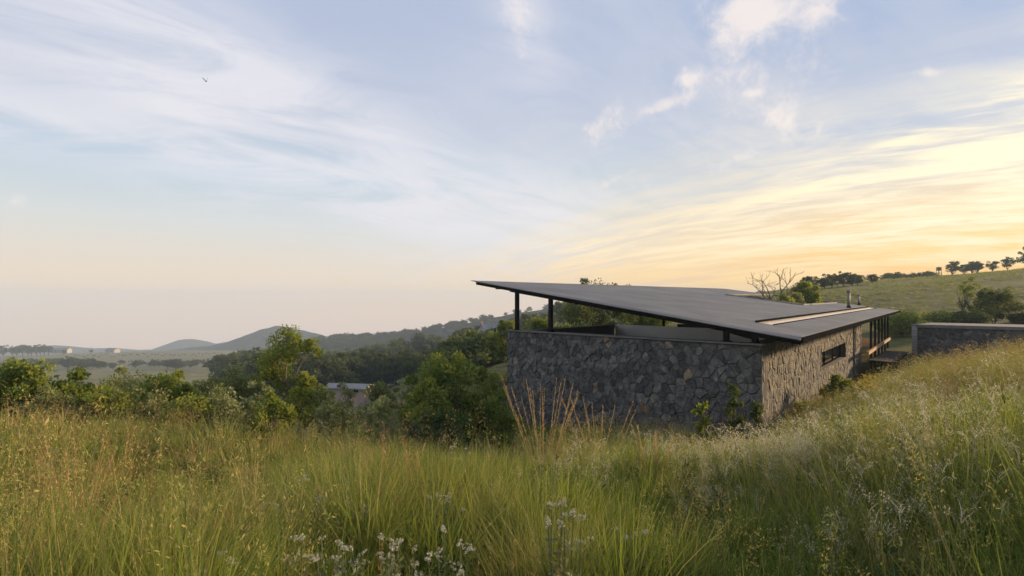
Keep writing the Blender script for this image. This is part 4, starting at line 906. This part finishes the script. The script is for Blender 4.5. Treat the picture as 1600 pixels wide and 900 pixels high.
# the bird gliding over the valley
def bird():
    p = at(322, 127, 42); V = []; Fs = []
    prof = [(-.17, .012), (-.11, .035), (0, .05), (.08, .042), (.13, .03), (.16, .026), (.19, .006)]; n = 8
    for (y, r) in prof: V += [(math.cos(2 * math.pi * k / n) * r, y, math.sin(2 * math.pi * k / n) * r) for k in range(n)]
    for i in range(len(prof) - 1): Fs += [(i * n + k, i * n + (k + 1) % n, (i + 1) * n + (k + 1) % n, (i + 1) * n + k) for k in range(n)]
    b = MB(); b.add(V, Fs); o = tag(empty('bird', p, math.radians(35)), 'small dark bird in flight with raised wings in the pale sky', 'bird'); o.rotation_euler = (.2, -.25, math.radians(35)); b.build('body', M['feather'], o, smooth=True)
    for s in (-1, 1):
        b = MB(); top = [(s * .03, .07, .02), (s * .12, .10, .15), (s * .19, .05, .27), (s * .15, -.03, .24), (s * .10, -.06, .13), (s * .03, -.06, .02)]
        bot = [(x, y, z - .012) for x, y, z in top]; k = len(top)
        b.add(top + bot, [tuple(range(k)), tuple(range(2 * k - 1, k - 1, -1))] + [(i, (i + 1) % k, k + (i + 1) % k, k + i) for i in range(k)]); b.build('wing', M['feather'], o)
    b = MB(); b.add([(-.02, -.14, 0), (.02, -.14, 0), (.05, -.27, 0), (-.05, -.27, 0), (-.02, -.14, .012), (.02, -.14, .012), (.05, -.27, .008), (-.05, -.27, .008)], [(0, 3, 2, 1), (4, 5, 6, 7), (0, 1, 5, 4), (1, 2, 6, 5), (2, 3, 7, 6), (3, 0, 4, 7)]); b.build('tail', M['feather'], o)
bird()

# ------------------------------------------------------------------ grasses
def strips(r_, base, az, L, lean, curl, W, segs=4, tone=None, head=0.0):
    """curved tapering blades; all inputs arrays of length n. returns V, quads, tris, tone"""
    n = len(L); t = np.linspace(0, 1, segs + 1)
    th = lean[:, None] + curl[:, None] * t[None] ** 1.4                       # angle from vertical along the blade
    ds = (L / segs)[:, None]; hx = np.concatenate([np.zeros((n, 1)), np.cumsum(np.sin(th[:, :-1]) * ds, 1)], 1); hz = np.concatenate([np.zeros((n, 1)), np.cumsum(np.cos(th[:, :-1]) * ds, 1)], 1)
    dx, dy = np.cos(az)[:, None], np.sin(az)[:, None]
    P = np.stack([base[:, 0:1] + hx * dx, base[:, 1:2] + hx * dy, base[:, 2:3] + hz], -1)
    tw = az + np.pi / 2 + r_.normal(size=n) * .5; sd = np.stack([np.cos(tw), np.sin(tw), np.zeros(n)], -1)
    w = W[:, None] * np.clip((1 - t[None] ** 2.2), .0, 1); w[:, 0] *= .7
    if head: w = np.where(t[None] > 1 - head, W[:, None] * 2.2 * np.sin(np.clip((t[None] - (1 - head)) / head, 0.08, .95) * np.pi) + W[:, None] * .2, W[:, None] * .5)
    A = P - sd[:, None] * w[..., None] / 2; B = P + sd[:, None] * w[..., None] / 2
    V = np.stack([A, B], 2).reshape(n, -1, 3); k = (segs + 1) * 2; off = (np.arange(n) * k)[:, None]
    Q = np.concatenate([np.stack([off[:, 0] + 2 * s, off[:, 0] + 2 * s + 1, off[:, 0] + 2 * s + 3, off[:, 0] + 2 * s + 2], 1) for s in range(segs)])
    tn = np.repeat(np.clip(tone, 0, 1), k)
    return V.reshape(-1, 3), Q, tn, P[:, -1]
def join(parts):
    V = []; Qs = []; T = []; b = 0
    for v, q, t in parts: V.append(v); Qs.append(q + b); T.append(t); b += len(v)
    return np.concatenate(V), np.concatenate(Qs), np.concatenate(T)
def tuft(seed, n, rad, L, W, lean, curl, tone, segs=4):
    r_ = np.random.default_rng(seed); a = r_.uniform(0, 6.28, n); rr = rad * np.sqrt(r_.uniform(0, 1, n)); base = np.stack([np.cos(a) * rr, np.sin(a) * rr, np.full(n, -.04)], 1)
    az = a + r_.normal(size=n) * .9
    return strips(r_, base, az, r_.uniform(*L, n), np.abs(r_.normal(size=n)) * lean, np.abs(r_.normal(size=n)) * curl, r_.uniform(*W, n), segs, r_.uniform(*tone, n))[:3]
def seeds(r_, tips, per, rad, size, tone, droop=0.0):
    """small seed flecks round stem tips"""
    n = len(tips); P = np.repeat(tips, per, 0) + r_.normal(size=(n * per, 3)) * np.array(rad); ax = r_.normal(size=(n * per, 3)) * .6 + np.array([0, 0, .5 - droop]); ax /= np.linalg.norm(ax, axis=1)[:, None]
    sd = np.cross(ax, r_.normal(size=(n * per, 3))); sd /= np.linalg.norm(sd, axis=1)[:, None] + 1e-6; L = size * r_.uniform(.6, 1.4, n * per)[:, None]
    V = np.stack([P, P + ax * L * .5 + sd * L * .13, P + ax * L, P + ax * L * .5 - sd * L * .13], 1).reshape(-1, 3)
    return V, np.arange(n * per * 4).reshape(-1, 4), np.repeat(r_.uniform(*tone, n * per), 4)
def two(a, ma, b, mb_):
    """one mesh with two materials"""
    V, Q, T = join([a, b]); me = raw_mesh('tuft', V, [Q], M[ma], T); me.materials.append(M[mb_])
    mi = np.zeros(len(Q), np.int32); mi[len(a[1]):] = 1; me.polygons.foreach_set('material_index', mi); return me

K = []                                                                        # tuft kinds
def kind(me): K.append(me); return len(K) - 1
def blades(seed, n, rad, L, W, lean, curl, tone, mat, segs=4):
    v, q, t = tuft(seed, n, rad, L, W, lean, curl, tone, segs); return raw_mesh('tuft', v, [q], M[mat], t)
GREEN = [kind(blades(300 + k, 85, .07, (.40, .95), (.006, .014), .34, .95, (.0, .8), 'green_grass', 5)) for k in range(4)]
YELLOW = [kind(blades(310 + k, 80, .07, (.40, .95), (.005, .011), .34, .9, (.45, 1.0), 'green_grass', 5)) for k in range(3)]
DRY = [kind(blades(320 + k, 85, .08, (.40, .95), (.003, .008), .36, .95, (.0, 1.0), 'dry_grass', 5)) for k in range(4)]
DEAD = [kind(blades(330 + k, 60, .18, (.2, .5), (.003, .008), .8, 1.1, (.0, .9), 'dead_grass')) for k in range(3)]
UNDER = [kind(blades(335 + k, 60, .20, (.12, .32), (.005, .011), .5, .9, (.0, .5), 'green_grass', 3)) for k in range(2)]
CGREEN = [kind(blades(440 + k, 34, .10, (.40, .90), (.014, .030), .32, .8, (.0, .8), 'green_grass')) for k in range(4)]
CYELLOW = [kind(blades(450 + k, 34, .10, (.40, .90), (.012, .024), .32, .8, (.45, 1.0), 'green_grass')) for k in range(3)]
CDRY = [kind(blades(460 + k, 36, .11, (.40, .90), (.009, .018), .34, .85, (.0, 1.0), 'dry_grass')) for k in range(4)]
def seeded(seed, nb, ns, H, bm, blade_tone, sm, stem_tone, per, rad, size, stone_, lean=.18, curl=.35, headf=0.0, bl=(.3, .7), sw=.0035, nw=(.004, .008), spray=0):
    r_ = np.random.default_rng(seed); a = tuft(seed + 1, nb, .09, bl, nw, .34, .8, blade_tone)
    an = r_.uniform(0, 6.28, ns); base = np.stack([np.cos(an) * .08, np.sin(an) * .08, np.zeros(ns)], 1)
    v, q, t, tips = strips(r_, base, an + r_.normal(size=ns) * .4, r_.uniform(*H, ns), np.abs(r_.normal(size=ns)) * lean, np.abs(r_.normal(size=ns)) * curl, np.full(ns, sw), 5, r_.uniform(*stem_tone, ns), headf)
    if spray:
        m_ = len(tips) * spray; B_ = np.repeat(tips, spray, 0) - np.stack([np.zeros(m_), np.zeros(m_), r_.uniform(0, .16, m_)], 1)
        v2, q2, t2, e2 = strips(r_, B_, r_.uniform(0, 6.28, m_), r_.uniform(.05, .12, m_), r_.uniform(.3, .9, m_), r_.uniform(.6, 1.6, m_), np.full(m_, sw * .9), 3, r_.uniform(*stone_, m_))
        b = join([(v, q, t), (v2, q2, t2), seeds(r_, e2, max(2, per // spray), (.008, .008, .010), size, stone_)])
    else: b = join([(v, q, t), seeds(r_, tips, per, rad, size, stone_)])
    return two(a, bm, b, sm)
REDS = [kind(seeded(340 + k * 3, 40, 9, (.75, 1.15), 'dry_grass', (.1, .7), 'seed_red', (.1, .8), 30, (.016, .016, .08), .018, (.1, .9))) for k in range(3)]
TANS = [kind(seeded(360 + k * 3, 45, 10, (.6, 1.0), 'dry_grass', (.2, .9), 'dry_grass', (.5, 1.0), 30, (.014, .014, .07), .016, (.6, 1.0))) for k in range(3)]
FLUFF = [kind(seeded(380 + k * 3, 45, 9, (.55, .9), 'green_grass', (.3, .9), 'seed_white', (.0, .4), 40, (.028, .028, .05), .017, (.3, 1.0), .25, .7, spray=8)) for k in range(4)]
cw = dict(sw=.009, nw=(.012, .022))
CREDS = [kind(seeded(470 + k * 3, 22, 9, (.75, 1.15), 'dry_grass', (.1, .7), 'seed_red', (.1, .8), 16, (.018, .018, .08), .028, (.1, .9), **cw)) for k in range(3)]
CTANS = [kind(seeded(480 + k * 3, 24, 10, (.6, 1.0), 'dry_grass', (.2, .9), 'dry_grass', (.5, 1.0), 16, (.018, .018, .07), .026, (.6, 1.0), **cw)) for k in range(3)]
CFLUFF = [kind(seeded(490 + k * 3, 24, 8, (.55, .9), 'green_grass', (.3, .9), 'seed_white', (.0, .4), 18, (.034, .034, .055), .028, (.3, 1.0), .25, .7, spray=6, **cw)) for k in range(3)]
def herb_mesh(seed):
    r_ = np.random.default_rng(seed); ns = 9; an = r_.uniform(0, 6.28, ns); cs = []
    for k in range(ns):
        H = r_.uniform(.2, .5)
        for t in np.linspace(.3, 1, 5): cs.append([math.cos(an[k]) * .16 * t, math.sin(an[k]) * .16 * t, H * t])
    V, Q, T = leaf_cloud(r_, np.array(cs), np.full(len(cs), .05), 7, .07, 1.0, None, 2.6); return raw_mesh('tuft', V, [Q], M['herb'], T)
HERB = [kind(herb_mesh(400 + k)) for k in range(3)]

def in_house(x, y):
    qx, qy = x - PC[0], y - PC[1]; det = dR[0] * dF[1] - dR[1] * dF[0]; t = (qx * dF[1] - qy * dF[0]) / det; s = (dR[0] * qy - dR[1] * qx) / det
    return (t > -.15) & (t < tC) & (s > -.25) & (s < LF + .15)
def in_out(x, y):
    s = (x - O0[0]) * dO[0] + (y - O0[1]) * dO[1]; o = -((x - O0[0]) * nO[0] + (y - O0[1]) * nO[1]); return (s > -.3) & (s < LO) & (o > -.2) & (o < 5.3)
def vnoise(x, y, sc, seed):
    r_ = np.random.default_rng(seed); out = 0
    for k in range(6):
        a = r_.uniform(0, 6.28); f_ = sc * r_.uniform(.6, 1.8); out = out + np.sin((x * math.cos(a) + y * math.sin(a)) * f_ + r_.uniform(0, 6.28) + .8 * np.sin(x * f_ * .7 + y * f_ * .4))
    return out / 6 * 1.7
def meadow():
    r_ = np.random.default_rng(21); N0 = 21500
    rr = np.concatenate([r_.uniform(1.9, 34, N0), r_.uniform(34, 62, 3500)]); az = np.radians(r_.uniform(-56, 54, len(rr)))
    x, y = np.sin(az) * rr, np.cos(az) * rr
    keep = ~in_house(x, y) & ~in_out(x, y) & ((rr < 34) | (x > -6)) & (r_.random(len(rr)) < np.where(rr < 9, .20 + .06 * np.clip(rr - 3, 0, 6) + .45 * np.clip(vnoise(x, y, 2.1, 8) + .35, 0, 1), 1))
    x, y, rr = x[keep], y[keep], rr[keep]; z = ground(x, y); n = len(x); px = 800 + F * x / np.maximum(y, .3)
    # tussocks: every tuft belongs to the nearest tussock, stands tall at its heart and low in the gaps, leans outward and shares its kind
    nc = 5200; cr_ = r_.uniform(1.5, 40, nc) ; ca = np.radians(r_.uniform(-57, 55, nc)); CX, CY = np.sin(ca) * cr_, np.cos(ca) * cr_
    near_i = np.empty(n, int); dist_ = np.empty(n)
    for i in range(0, n, 2000):
        dd = (x[i:i + 2000, None] - CX) ** 2 + (y[i:i + 2000, None] - CY) ** 2; near_i[i:i + 2000] = dd.argmin(1); dist_[i:i + 2000] = np.sqrt(dd.min(1))
    span = .16 + .022 * np.minimum(rr, 30); heart = np.exp(-(dist_ / span) ** 2); ox, oy = (x - CX[near_i]) / (dist_ + .02), (y - CY[near_i]) / (dist_ + .02)
    ctall = r_.uniform(.7, 1.28, nc)[near_i]; cu = r_.random(nc)[near_i]
    a = vnoise(x, y, .55, 1); b = vnoise(x, y, 1.1, 2); c = vnoise(x, y, .8, 3); u = np.where(r_.random(n) < .72, cu, r_.random(n))
    right = 1 / (1 + np.exp(-(px - 1060) / 110)); left = 1 / (1 + np.exp((px - 560) / 140)); mid = np.clip(1 - right - left, 0, 1)
    W = np.zeros((n, 9))                              # green, yellow, dry, dead, red, tan, fluff, herb
    W[:, 0] = .9 * right + 1.0 * mid * (1 + .9 * c) + .70 * left * (1 + c); W[:, 1] = .75 * right + .50 * mid + .80 * left
    W[:, 2] = (.30 * right + .50 * mid + 1.0 * left) * (1 + .9 * a); W[:, 3] = (.35 + .30 * left) * (1 + b)
    W[:, 4] = .05 * mid + .10 * left * (1 + a) + .25 * right * (rr > 13) + .35 * np.exp(-((px - 235) / 90) ** 2) * ((rr > 10) & (rr < 16)); W[:, 5] = (.22 * right + .24 * mid + .45 * left) * (1 + b) + .9 * right * (rr > 12)
    pyy = HZ - F * (z + .6) / np.maximum(y, .3); fl = sum(w_ * np.exp(-((px - cx_) / sx_) ** 2 - ((pyy - cy2) / sy_) ** 2) for cx_, cy2, sx_, sy_, w_ in ((1240, 715, 80, 26, .9), (1440, 790, 60, 34, 1.1), (1505, 685, 40, 30, .8), (1590, 640, 30, 50, 1.3), (1420, 645, 70, 25, .7), (1110, 745, 50, 24, .6), (1570, 760, 50, 40, .6)))
    W[:, 6] = 2.6 * fl * (rr < 18) + (.03 * right + .04 * mid) * (rr > 5); W[:, 7] = (.30 * mid + .22 * left + .14 * right) * (1 - a) * (rr < 14); W[:, 8] = .35 * (rr < 12)
    W = np.clip(W, 0, None); cw = np.cumsum(W, 1) / W.sum(1, keepdims=True); kd = (u[:, None] > cw).sum(1).clip(0, 8)
    fine = [GREEN, YELLOW, DRY, DEAD, REDS, TANS, FLUFF, HERB, UNDER]; coarse = [CGREEN, CYELLOW, CDRY, DEAD, CREDS, CTANS, CFLUFF, HERB, UNDER]; far = r_.uniform(8, 13, n) < rr
    idx = np.array([(lambda L: L[r_.integers(len(L))])(coarse[k] if f_ else fine[k]) for k, f_ in zip(kd, far)])
    hgt = np.where((px < 420) & (rr < 8), 1.1, 1.0) * np.where((px < 480) & (rr > 7), .72, 1.0) * (1 + .30 * a + .16 * b) * np.where(rr < 4, .85, 1.0) * np.where((px > 480) & (px < 760) & (rr > 9), .72, 1.0)
    hgt = hgt * np.where((px > 760) & (px < 1230) & (rr > 10.5), .66, 1.0)
    wid = np.clip(.85 + rr / 26, .9, 2.2)
    hgt = hgt * (.50 + .62 * heart * ctall) * 1.08 * np.where((px > 300) & (px < 740) & (rr < 4.6), .68, 1.0)
    slope = np.interp(x / np.maximum(y, .3), [-1, -.35, .0, .5, .75, .95], [.155, .165, .20, .195, .105, .062])      # no tuft stands above the sight line over the meadow edge
    s = np.minimum(r_.uniform(.8, 1.2, n) * hgt, np.maximum((-slope * y - z) / 1.12, .22)); scl = np.stack([s * wid, s * wid, s * np.where(rr > 34, .7, 1)], 1)
    rz = r_.uniform(0, 6.28, n); th_ = .30 * np.clip(dist_ / span, 0, 1.3) * (rr < 34); lx, ly = np.cos(rz) * ox + np.sin(rz) * oy, -np.sin(rz) * ox + np.cos(rz) * oy
    rot = np.stack([r_.normal(size=n) * .10 - ly * th_, r_.normal(size=n) * .10 + lx * th_, rz], 1)
    instancer('meadow_grass', np.stack([x, y, z], 1), rot, scl, idx, K, 'long mixed green and straw-coloured meadow grass with pale seed heads', 'grass')
meadow()
def pasture():
    r_ = np.random.default_rng(77); n0 = 9000; px = r_.uniform(1180, 1900, n0); y = np.sqrt(r_.uniform(55 ** 2, 215 ** 2, n0)); x = (px - 800) / F * y
    k = (vnoise(x, y, .05, 4) + .6 * vnoise(x, y, .17, 5) > .05) & ~in_house(x, y) & ~in_out(x, y); x, y = x[k], y[k]; n = len(x); z = ground(x, y)
    s = r_.uniform(.35, .9, n) * (1 + y / 260); kinds = CGREEN + CYELLOW + CDRY + CDRY + CTANS; idx = np.array(kinds)[r_.integers(0, len(kinds), n)]
    instancer('pasture_grass', np.stack([x, y, z - .05], 1), np.stack([r_.normal(size=n) * .1, r_.normal(size=n) * .1, r_.uniform(0, 6.28, n)], 1), np.stack([s * 1.7, s * 1.7, s * .6], 1), idx, K, 'rough olive pasture tussocks scattered over the hillside behind the house', 'grass')
pasture()

# separate clumps of tall orange thatching grass: stems fanning from one crown, each with its plume
def thatch_clump(px, d, ytop, ybase, spread, n, seed, label, thin=1.0):
    r_ = np.random.default_rng(seed); x = (px - 800) / F * d; z = gz(x, d); H = (HZ - ytop) / F * d - z
    root = tag(empty('thatching_grass', (x, d, z)), label, 'grass clump', 'tall orange thatching grass clumps')
    a = tuft(seed + 1, 60, .14, (.4, .9), (.005, .009), .25, .6, (.5, 1)); link('blade_tuft', raw_mesh('blade_tuft', a[0], [a[1]], M['dry_grass'], a[2]), root)
    for k in range(n):
        f_ = (k + .5) / n * 2 - 1; an = math.pi * (0 if f_ > 0 else 1) + r_.normal() * .5; ln = abs(f_) * spread + r_.normal() * .03; L = H * r_.uniform(.82, 1.02) / max(.6, math.cos(ln))
        dirv = np.array([math.cos(an) * math.sin(ln), math.sin(an) * math.sin(ln), math.cos(ln)]); mb = MB(); p0 = np.array([r_.normal() * .04, r_.normal() * .04, 0])
        pts = [p0 + dirv * L * t + np.array([0, 0, -.03 * L * t * t * abs(f_)]) for t in np.linspace(0, 1, 5)]; mb.tube(pts, [.006 * thin, .005 * thin, .004 * thin, .0035 * thin, .003 * thin], 4, r_.uniform(.2, .8))
        st = mb.build('stem', M['thatch'], root)
        nt = 60; t = r_.uniform(.40, 1.0, nt); P = p0 + dirv * (L * t)[:, None]; ax = dirv + r_.normal(size=(nt, 3)) * .16; ax /= np.linalg.norm(ax, axis=1)[:, None]; sd = np.cross(ax, r_.normal(size=(nt, 3))); sd /= np.linalg.norm(sd, axis=1)[:, None]
        S = (.085 * (1.1 - .5 * t) * r_.uniform(.7, 1.2, nt))[:, None]
        V = np.stack([P, P + ax * S * .5 + sd * S * .09, P + ax * S, P + ax * S * .5 - sd * S * .09], 1).reshape(-1, 3)
        link('plume', raw_mesh('plume', V, [np.arange(nt * 4).reshape(-1, 4)], M['thatch'], np.repeat(r_.uniform(.1, 1, nt), 4)), st)
thatch_clump(848, 10.6, 588, 690, .44, 17, 501, 'largest fan of tall orange thatching grass before the dark stone wall')
thatch_clump(938, 11.2, 618, 690, .42, 10, 502, 'smaller fan of orange thatching grass right of the largest fan')
thatch_clump(1020, 8.4, 660, 740, .34, 9, 503, 'narrow clump of orange thatching grass below the middle of the stone wall')
thatch_clump(640, 7.0, 700, 780, .34, 7, 504, 'thin leaning straw-coloured thatching grass among the white flower herbs', .8)
thatch_clump(118, 5.6, 690, 800, .26, 9, 505, 'sparse tan thatching grass standing in the dry grass of the open meadow', .8)

# separate white-flowered herbs
def flower_herb(px, d, ytop, n, seed, label, wide=.12):
    r_ = np.random.default_rng(seed); x = (px - 800) / F * d; z = gz(x, d); H = (HZ - ytop) / F * d - z
    root = tag(empty('flowering_herb', (x, d, z)), label, 'flowering herb', 'white-flowered herbs in the meadow'); mb = MB(); tips = []
    for k in range(n):
        a = r_.uniform(0, 6.28); e = np.array([math.cos(a), math.sin(a), 0]) * wide * r_.uniform(.2, 1) + np.array([0, 0, H * r_.uniform(.72, 1)]); b = np.array([math.cos(a), math.sin(a), 0]) * .03
        mb.tube([b, b * .5 + e * .5 + r_.normal(size=3) * .015, e], [.004, .0035, .0025], 5, r_.uniform(.2, .8)); tips.append(e)
    mb.build('stalk', M['grey_stem'], root)
    cs = np.array([t * f_ for t in tips for f_ in (.35, .5, .65, .8)]); V, Q, T = leaf_cloud(r_, cs, np.full(len(cs), .025), 6, .05, 1, None, 3.2, .3, .6); link('foliage', raw_mesh('foliage', V, [Q], M['grey_stem'], T), root)
    for e in tips:
        m_ = int(r_.integers(5, 10)); C = e + np.stack([r_.normal(size=m_) * .015, r_.normal(size=m_) * .015, r_.normal(size=m_) * .009], 1)
        V, Q, T = leaf_cloud(r_, C, np.full(m_, .005), 12, .009, 1.0, r_.uniform(.2, 1, m_), 1.3, .3, .4); link('flower_head', raw_mesh('flower_head', V, [Q], M['flower'], T), root)
FL = [(467, 3.6, 838, 7, 'short white-flowered herb beside the tallest white flower cluster'), (522, 3.4, 848, 12, 'widest white-flowered herb at the front of the meadow'), (332, 3.3, 874, 6, 'lone white-flowered herb in the dry grass'),
      (565, 5.0, 782, 10, 'white-flowered herb standing behind the widest white cluster'), (604, 5.4, 776, 8, 'white-flowered herb next to the thin leaning thatching grass'), (588, 3.5, 836, 8, 'small white-flowered herb right of the widest white cluster'), (622, 3.7, 836, 7, 'small white-flowered herb in bright green grass'),
      (690, 5.2, 770, 10, 'airy white-flowered herb in the middle of the green grass'), (702, 3.2, 842, 9, 'tall cream-flowered herb at the front of the green grass'), (880, 3.6, 780, 9, 'upright cream-flowered herb with close heads below the stone wall'), (905, 4.4, 802, 5, 'sparse white-flowered herb beside the upright cream one'),
      (712, 8.2, 690, 9, 'far white-flowered herb below the largest green bush'), (470, 6.2, 742, 7, 'white-flowered herb half hidden in tan grass'), (430, 5.0, 776, 4, 'thin grey white-tipped herb in the shaded grass gap'), (495, 5.2, 765, 7, 'grey-stemmed white herb left of the pair of white herbs'), (990, 4.6, 806, 6, 'white-flowered herb under the narrow orange grass clump')]
for k, (px, d, yt, n, lb) in enumerate(FL): flower_herb(px, d, yt, n, 600 + k, lb, .10 + .012 * n)

# pale dead brushwood lying by the bushes
def brushwood(px, d, seed, label, n=16):
    r_ = np.random.default_rng(seed); x = (px - 800) / F * d; z = gz(x, d); root = tag(empty('dead_brush', (x, d, z)), label, 'dead branch', 'dead brushwood by the bushes'); 
    for k in range(n):
        mb = MB(); a = r_.uniform(0, 6.28); p = np.array([r_.normal() * .25, r_.normal() * .2, .25]); d_ = np.array([math.cos(a), math.sin(a) * .6, r_.uniform(.2, .9)]); L = r_.uniform(.5, 1.1); q = [p + d_ * L * t + r_.normal(size=3) * .05 * t for t in np.linspace(0, 1, 5)]
        mb.tube(q, [.014, .012, .009, .006, .003], 5)
        for j in (2, 3):
            e = q[j] + r_.normal(size=3) * .22; mb.tube([q[j], (q[j] + e) / 2 + r_.normal(size=3) * .03, e], [.006, .004, .002], 4)
        mb.build('twig', M['pale_bark'], root)
brushwood(622, 14.2, 701, 'pale tangled dead brushwood left of the low dark bush')
brushwood(668, 13.6, 702, 'grey dead twigs at the foot of the brighter green leafy bush')
brushwood(790, 13.4, 703, 'dry dead twigs below the left corner of the stone wall', 12)

# ------------------------------------------------------------------ haze
def haze():
    X0, X1, Y0, Y1, Z0, Z1 = -2250, 2250, -2250, 2250, -330, 40
    V = [(X0, Y0, Z0), (X1, Y0, Z0), (X1, Y1, Z0), (X0, Y1, Z0), (X0, Y0, Z1), (X1, Y0, Z1), (X1, Y1, Z1), (X0, Y1, Z1)]
    m, N = material('haze'); o = N.node('ShaderNodeOutputMaterial'); v = N.node('ShaderNodeVolumePrincipled')
    v.inputs['Color'].default_value = (.70, .84, 1.0, 1); v.inputs['Density'].default_value = .00045; v.inputs['Anisotropy'].default_value = .0
    N.l.new(v.outputs[0], o.inputs['Volume'])
    me = bpy.data.meshes.new('haze'); me.from_pydata(V, [], [(3, 2, 1, 0), (4, 5, 6, 7), (0, 1, 5, 4), (1, 2, 6, 5), (2, 3, 7, 6), (3, 0, 4, 7)]); me.materials.append(m)
    tag(link('haze', me), 'thin pale morning haze filling the valley air', 'haze', None, 'stuff')
haze()
print('TRIS', sum(len(m.loop_triangles) or sum(len(p.vertices) - 2 for p in m.polygons) for m in bpy.data.meshes))
